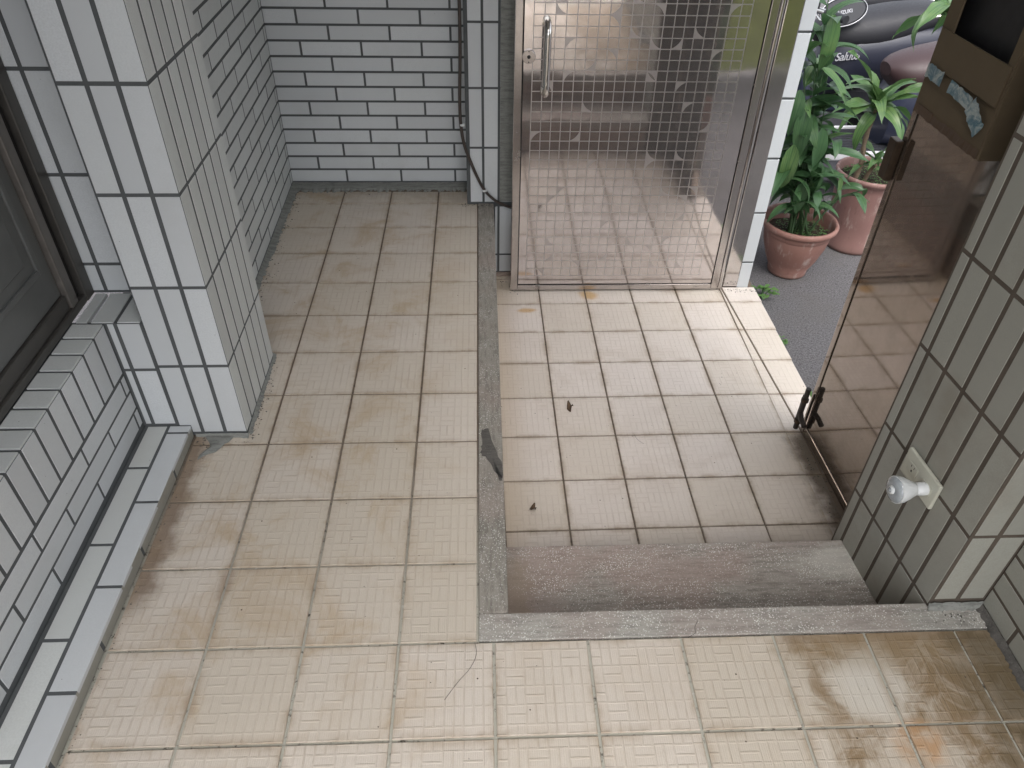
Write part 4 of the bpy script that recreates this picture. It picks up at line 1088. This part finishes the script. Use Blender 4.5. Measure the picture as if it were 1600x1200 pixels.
def scooter(loc, rz, body, skirt, seat, label, floor_mat, text=None):
    """scooter along local x, front at -x, wheels on z=0; about 1.75 m long"""
    t = empty('scooter', loc, rz, label=label, cat='scooter', group='scooters parked outside the doorway')
    for wx, nm in ((-0.62, 'wheel'), (0.58, 'wheel')):
        prof = []
        for k in range(13):
            a = -math.pi / 2 + math.pi * k / 12
            prof.append((0.205 + 0.048 * math.cos(a), 0.048 * math.sin(a)))
        w_ = MB().lathe([(0.165, -0.04)] + prof + [(0.165, 0.04)], 32, 'Y', (wx, 0, 0.253), cap=False).build('wheel', mt_tyre, t)
        MB().lathe([(0.02, -0.05), (0.05, -0.035), (0.15, -0.02), (0.166, -0.04), (0.166, 0.04), (0.15, 0.02), (0.05, 0.035), (0.02, 0.05)], 28, 'Y', (wx, 0, 0.253)).build('rim', mt_greyp, w_)
    # front fender
    r = []
    for k in range(9):
        a = math.radians(200 - k * 24); cx_, cz_ = -0.62 + 0.285 * math.cos(a), 0.253 + 0.285 * math.sin(a)
        r.append([Vector((cx_, -0.075, cz_ - 0.02)), Vector((cx_ + 0.02 * math.cos(a), -0.06, cz_ + 0.01)), Vector((cx_ + 0.035 * math.cos(a), 0, cz_ + 0.03)), Vector((cx_ + 0.02 * math.cos(a), 0.06, cz_ + 0.01)), Vector((cx_, 0.075, cz_ - 0.02)), Vector((cx_, 0.0, cz_ - 0.0))])
    MB().loft(r).build('front_fender', body, t)
    # leg shield
    r = [sring(-0.36, 0, 0.30, 0.14, 0.05), sring(-0.40, 0, 0.42, 0.20, 0.06), sring(-0.44, 0, 0.60, 0.215, 0.06), sring(-0.49, 0, 0.78, 0.18, 0.06), sring(-0.52, 0, 0.90, 0.12, 0.05)]
    def tilt(rings):
        out = []
        for ring in rings:
            c = sum(ring, Vector()) / len(ring)
            out.append([Vector((c.x + (p.z - c.z) * 1.0, p.y, c.z + (p.z - c.z) * 0.15)) for p in ring])
        return out
    MB().loft(tilt(r)).build('leg_shield', body, t)
    MB().loft([[Vector((p.x + 0.05, p.y * 0.86, p.z)) for p in ring] for ring in tilt(r[:4])]).build('inner_shield', mt_blackp, t)
    # floorboard with ribs
    MB().box(-0.38, -0.165, 0.235, 0.22, 0.165, 0.270, 0.015).build('floorboard', floor_mat, t)
    rb_ = MB()
    for k in range(6):
        yy = -0.14 + 0.022 * k
        rb_.box(-0.33, yy, 0.2695, 0.16 - 0.02 * abs(k - 3), yy + 0.011, 0.2745, 0.002); rb_.box(-0.33, -yy - 0.011, 0.2695, 0.16 - 0.02 * abs(k - 3), -yy, 0.2745, 0.002)
    rb_.build('grip_ribs', floor_mat, t)
    for s_ in (-1, 1):
        MB().box(-0.40, min(s_ * 0.166, s_ * 0.190), 0.232, 0.34, max(s_ * 0.166, s_ * 0.190), 0.278, 0.010).build('side_strip', skirt, t)
        MB().box(-0.38, min(s_ * 0.150, s_ * 0.178), 0.110, 0.36, max(s_ * 0.150, s_ * 0.178), 0.231, 0.012).build('lower_skirt', mt_greyp, t)
    # rear body
    r = [sring(0.10, 0, 0.40, 0.13, 0.14), sring(0.16, 0, 0.45, 0.165, 0.19), sring(0.30, 0, 0.50, 0.19, 0.20), sring(0.50, 0, 0.545, 0.195, 0.17), sring(0.72, 0, 0.60, 0.175, 0.13), sring(0.90, 0, 0.66, 0.13, 0.09), sring(0.98, 0, 0.69, 0.07, 0.05)]
    rbdy = MB().loft(r).build('rear_body', body, t)
    # seat
    r = [sring(0.06, 0, 0.655, 0.06, 0.03, e=2.2), sring(0.10, 0, 0.635, 0.135, 0.085, e=2.3), sring(0.24, 0, 0.650, 0.175, 0.110, e=2.4), sring(0.42, 0, 0.670, 0.185, 0.115), sring(0.52, 0, 0.70, 0.175, 0.110), sring(0.72, 0, 0.76, 0.145, 0.060), sring(0.84, 0, 0.765, 0.10, 0.045), sring(0.87, 0, 0.765, 0.05, 0.025)]
    smoothify(MB().loft(r).build('seat', seat, t), 1)
    # headset, bars, mirrors
    r = [sring(-0.60, 0, 0.93, 0.05, 0.04), sring(-0.56, 0, 0.95, 0.13, 0.07), sring(-0.48, 0, 0.97, 0.15, 0.07), sring(-0.42, 0, 0.97, 0.10, 0.04)]
    hs_ = smoothify(MB().loft(r).build('headset', body, t), 1)
    MB().lathe([(0.075, -0.005), (0.08, 0.01), (0.06, 0.018), (0.002, 0.02)], 24, 'X', (-0.605, 0, 0.945)).build('headlight', mt_lens, hs_)
    for s_ in (-1, 1):
        hb = MB().tube([(-0.48, s_ * 0.10, 0.97), (-0.46, s_ * 0.22, 0.985), (-0.41, s_ * 0.36, 0.985)], 0.014, 10).build('handlebar', mt_chrome, t)
        MB().tube([(-0.452, s_ * 0.245, 0.985), (-0.41, s_ * 0.365, 0.985)], 0.019, 12).build('grip', mt_blackp, hb)
        MB().tube([(-0.49, s_ * 0.21, 0.975), (-0.50, s_ * 0.30, 0.968), (-0.47, s_ * 0.39, 0.975)], 0.0055, 8).build('brake_lever', mt_chrome, hb)
        mr = MB().tube([(-0.47, s_ * 0.19, 0.99), (-0.50, s_ * 0.24, 1.10), (-0.51, s_ * 0.30, 1.16)], 0.006, 8).build('mirror', mt_blackp, t)
        MB().loft([sring(-0.53, s_ * 0.31, 1.19, 0.04, 0.02, e=2), sring(-0.525, s_ * 0.31, 1.19, 0.068, 0.045, e=2.2), sring(-0.505, s_ * 0.31, 1.19, 0.070, 0.047, e=2.2)]).build('mirror_head', mt_blackp, mr)
    # tail light, rack, reflector, mudguard, number plate
    MB().lathe([(0.05, -0.01), (0.052, 0.012), (0.03, 0.02), (0.002, 0.022)], 20, 'X', (0.965, 0, 0.665)).build('tail_light', mt_orange, t)
    MB().tube(smooth_pts([(0.66, -0.13, 0.76), (0.85, -0.14, 0.80), (0.99, -0.08, 0.83), (0.99, 0.08, 0.83), (0.85, 0.14, 0.80), (0.66, 0.13, 0.76)]), 0.011, 10).build('grab_rail', mt_chrome, t)
    MB().box(0.80, -0.07, 0.30, 0.90, 0.07, 0.52, 0.01).build('mudguard', mt_blackp, t)
    MB().box(0.30, -0.12, 0.18, 0.60, 0.12, 0.36, 0.03).build('engine', mt_blackp, t)
    MB().lathe([(0.03, 0), (0.045, 0.03), (0.05, 0.32), (0.035, 0.36)], 18, 'X', (0.45, -0.16, 0.24)).build('exhaust', mt_greyp, t)
    MB().tube([(0.25, 0.05, 0.2), (0.28, 0.17, 0.02)], 0.010, 8).build('kickstand', mt_greyp, t)
    if text:
        pos_, txt, size, sh, eul = text
        text_obj(txt, t, Matrix.Translation(pos_) @ Matrix.Rotation(eul[2], 4, 'Z') @ Matrix.Rotation(eul[0], 4, 'X') @ Matrix.Rotation(eul[1], 4, 'Z'), size, mt_text, sh)
    return t
s1 = scooter((2.23, 3.05, ZG), R(2), mt_navy, mt_silver, mt_seat_br, 'nearest navy scooter behind the pots, with brown seat and white side strip', mt_blackp)
s2 = scooter((2.10, 3.78, ZG), R(-3), mt_navy2, mt_navy, mt_seat_bk, 'dark blue grey scooter with black seat, middle of the parked row', mt_blackp,
             ((0.235, -0.190, 0.535), 'Saluto', 0.062, 0.35, (R(72), R(6), 0)))
r_ = [[Vector((x_ * k, 0.02 * j, z_ * k)) for x_, z_ in [(0.13 * math.cos(a_ * math.pi / 12), 0.075 * math.sin(a_ * math.pi / 12)) for a_ in range(24)]] for j, k in ((0, 1.0), (-1, 1.0), (-1.4, 0.90))]
bp_ = link('badge_panel', MB().loft(r_).mesh('badge_panel', mt_blackp), s2, Matrix.Translation((0.15, -0.15, 0.785)) @ Matrix.Rotation(R(-22), 4, 'X') @ Matrix.Rotation(R(-12), 4, 'Y'))
MB().tube([Vector((0.132 * math.cos(a_ * math.pi / 18), -0.022, 0.077 * math.sin(a_ * math.pi / 18))) for a_ in range(37)], 0.0035, 6).build('chrome_ring', mt_text, bp_)
text_obj('SUZUKI', bp_, Matrix.Translation((0, -0.0285, -0.012)) @ Matrix.Rotation(R(90), 4, 'X'), 0.027, mt_text)
s3 = scooter((2.55, 4.55, ZG), R(3), mt_navy, mt_greyp, mt_seat_bk, 'farthest dark scooter of the parked row, behind the other two', mt_greyp)

# low lime green board outside, added to be mirrored in the steel jamb
lb = empty('lime_board', (2.25, -1.25, ZG), R(-8), label='unseen lime green board added to be mirrored in the steel jamb', cat='reflection board')
MB().box(-0.6, -0.03, 0.05, 4.0, 0.03, 1.5, 0.01).build('board', mt_lime, lb)
for k in range(4): MB().box(-0.5 + 1.4 * k, 0.035, 0.0, -0.42 + 1.4 * k, 0.10, 1.5, 0.005).build('post', mt_greyp, lb)

# grit, crumbs and dust lumps gathered along edges (too many to count)
def grit(name, spots, mat, label, seed):
    rn = random.Random(seed); V = []; F = []
    for (x0, y0, x1, y1, z, spread, n, smax) in spots:
        for _ in range(n):
            t = rn.random(); s_ = rn.uniform(0.0005, 1) ** 2 * smax + 0.0006
            px = x0 + (x1 - x0) * t + rn.gauss(0, spread); py = y0 + (y1 - y0) * t + rn.gauss(0, spread)
            a = rn.uniform(0, 6.28); o = len(V)
            for k in range(3):
                b = a + k * 2.1 + rn.uniform(-.4, .4); V.append((px + s_ * math.cos(b), py + s_ * math.sin(b) * rn.uniform(.4, 1), z))
            V.append((px, py, z + s_ * rn.uniform(0.4, 0.9)))
            F += [(o, o + 1, o + 3), (o + 1, o + 2, o + 3), (o + 2, o, o + 3)]
    return tag(MB().add(V, F).build(name, mat), label, None, None, 'stuff')
grit('floor_grit', [(-0.58, 2.12, 0.10, 2.12, 0.001, 0.018, 160, 0.004), (-0.58, 1.0, -0.59, 2.1, 0.001, 0.012, 200, 0.0045), (-0.45, 0.62, -0.455, 0.98, 0.001, 0.008, 120, 0.004),
    (-0.60, 0.60, -0.45, 0.61, 0.001, 0.012, 60, 0.004), (-0.595, 0.55, -0.595, -0.3, 0.001, 0.006, 120, 0.003), (0.10, 1.98, 0.23, 1.98, 0.0025, 0.012, 70, 0.004),
    (-0.5, 0.2, 1.2, -0.2, 0.001, 0.25, 90, 0.0016), (-0.3, 1.8, 0.1, 0.2, 0.001, 0.2, 120, 0.0016), (1.18, 0.03, 1.27, 0.03, 0.002, 0.012, 50, 0.003)],
    mt_patch, 'dark grit and crumbs gathered along the wall feet of the upper floor', 4)
grit('threshold_grit', [(0.26, 1.96, 0.32, 1.85, ZL + 0.001, 0.012, 60, 0.004), (1.20, 1.86, 1.38, 1.86, ZL + 0.001, 0.01, 70, 0.004), (1.26, 0.95, 1.27, 0.42, ZL + 0.001, 0.008, 150, 0.004),
    (0.25, 0.39, 1.15, 0.39, ZL + 0.001, 0.008, 120, 0.003), (0.4, 1.7, 1.1, 0.5, ZL + 0.001, 0.22, 150, 0.0016), (0.30, 0.2, 1.1, 0.2, -0.167, 0.06, 100, 0.002)],
    mt_patch, 'dark grit scattered over the lower floor and along its edges', 9)
grit('road_grit', [(1.45, 1.9, 1.55, 1.0, ZG, 0.10, 1500, 0.005), (1.60, 1.95, 2.2, 2.2, ZG, 0.12, 1500, 0.005), (1.7, 2.4, 2.4, 3.0, ZG, 0.3, 1500, 0.006)], mt_asphalt, 'loose grit on the asphalt outside', 14)
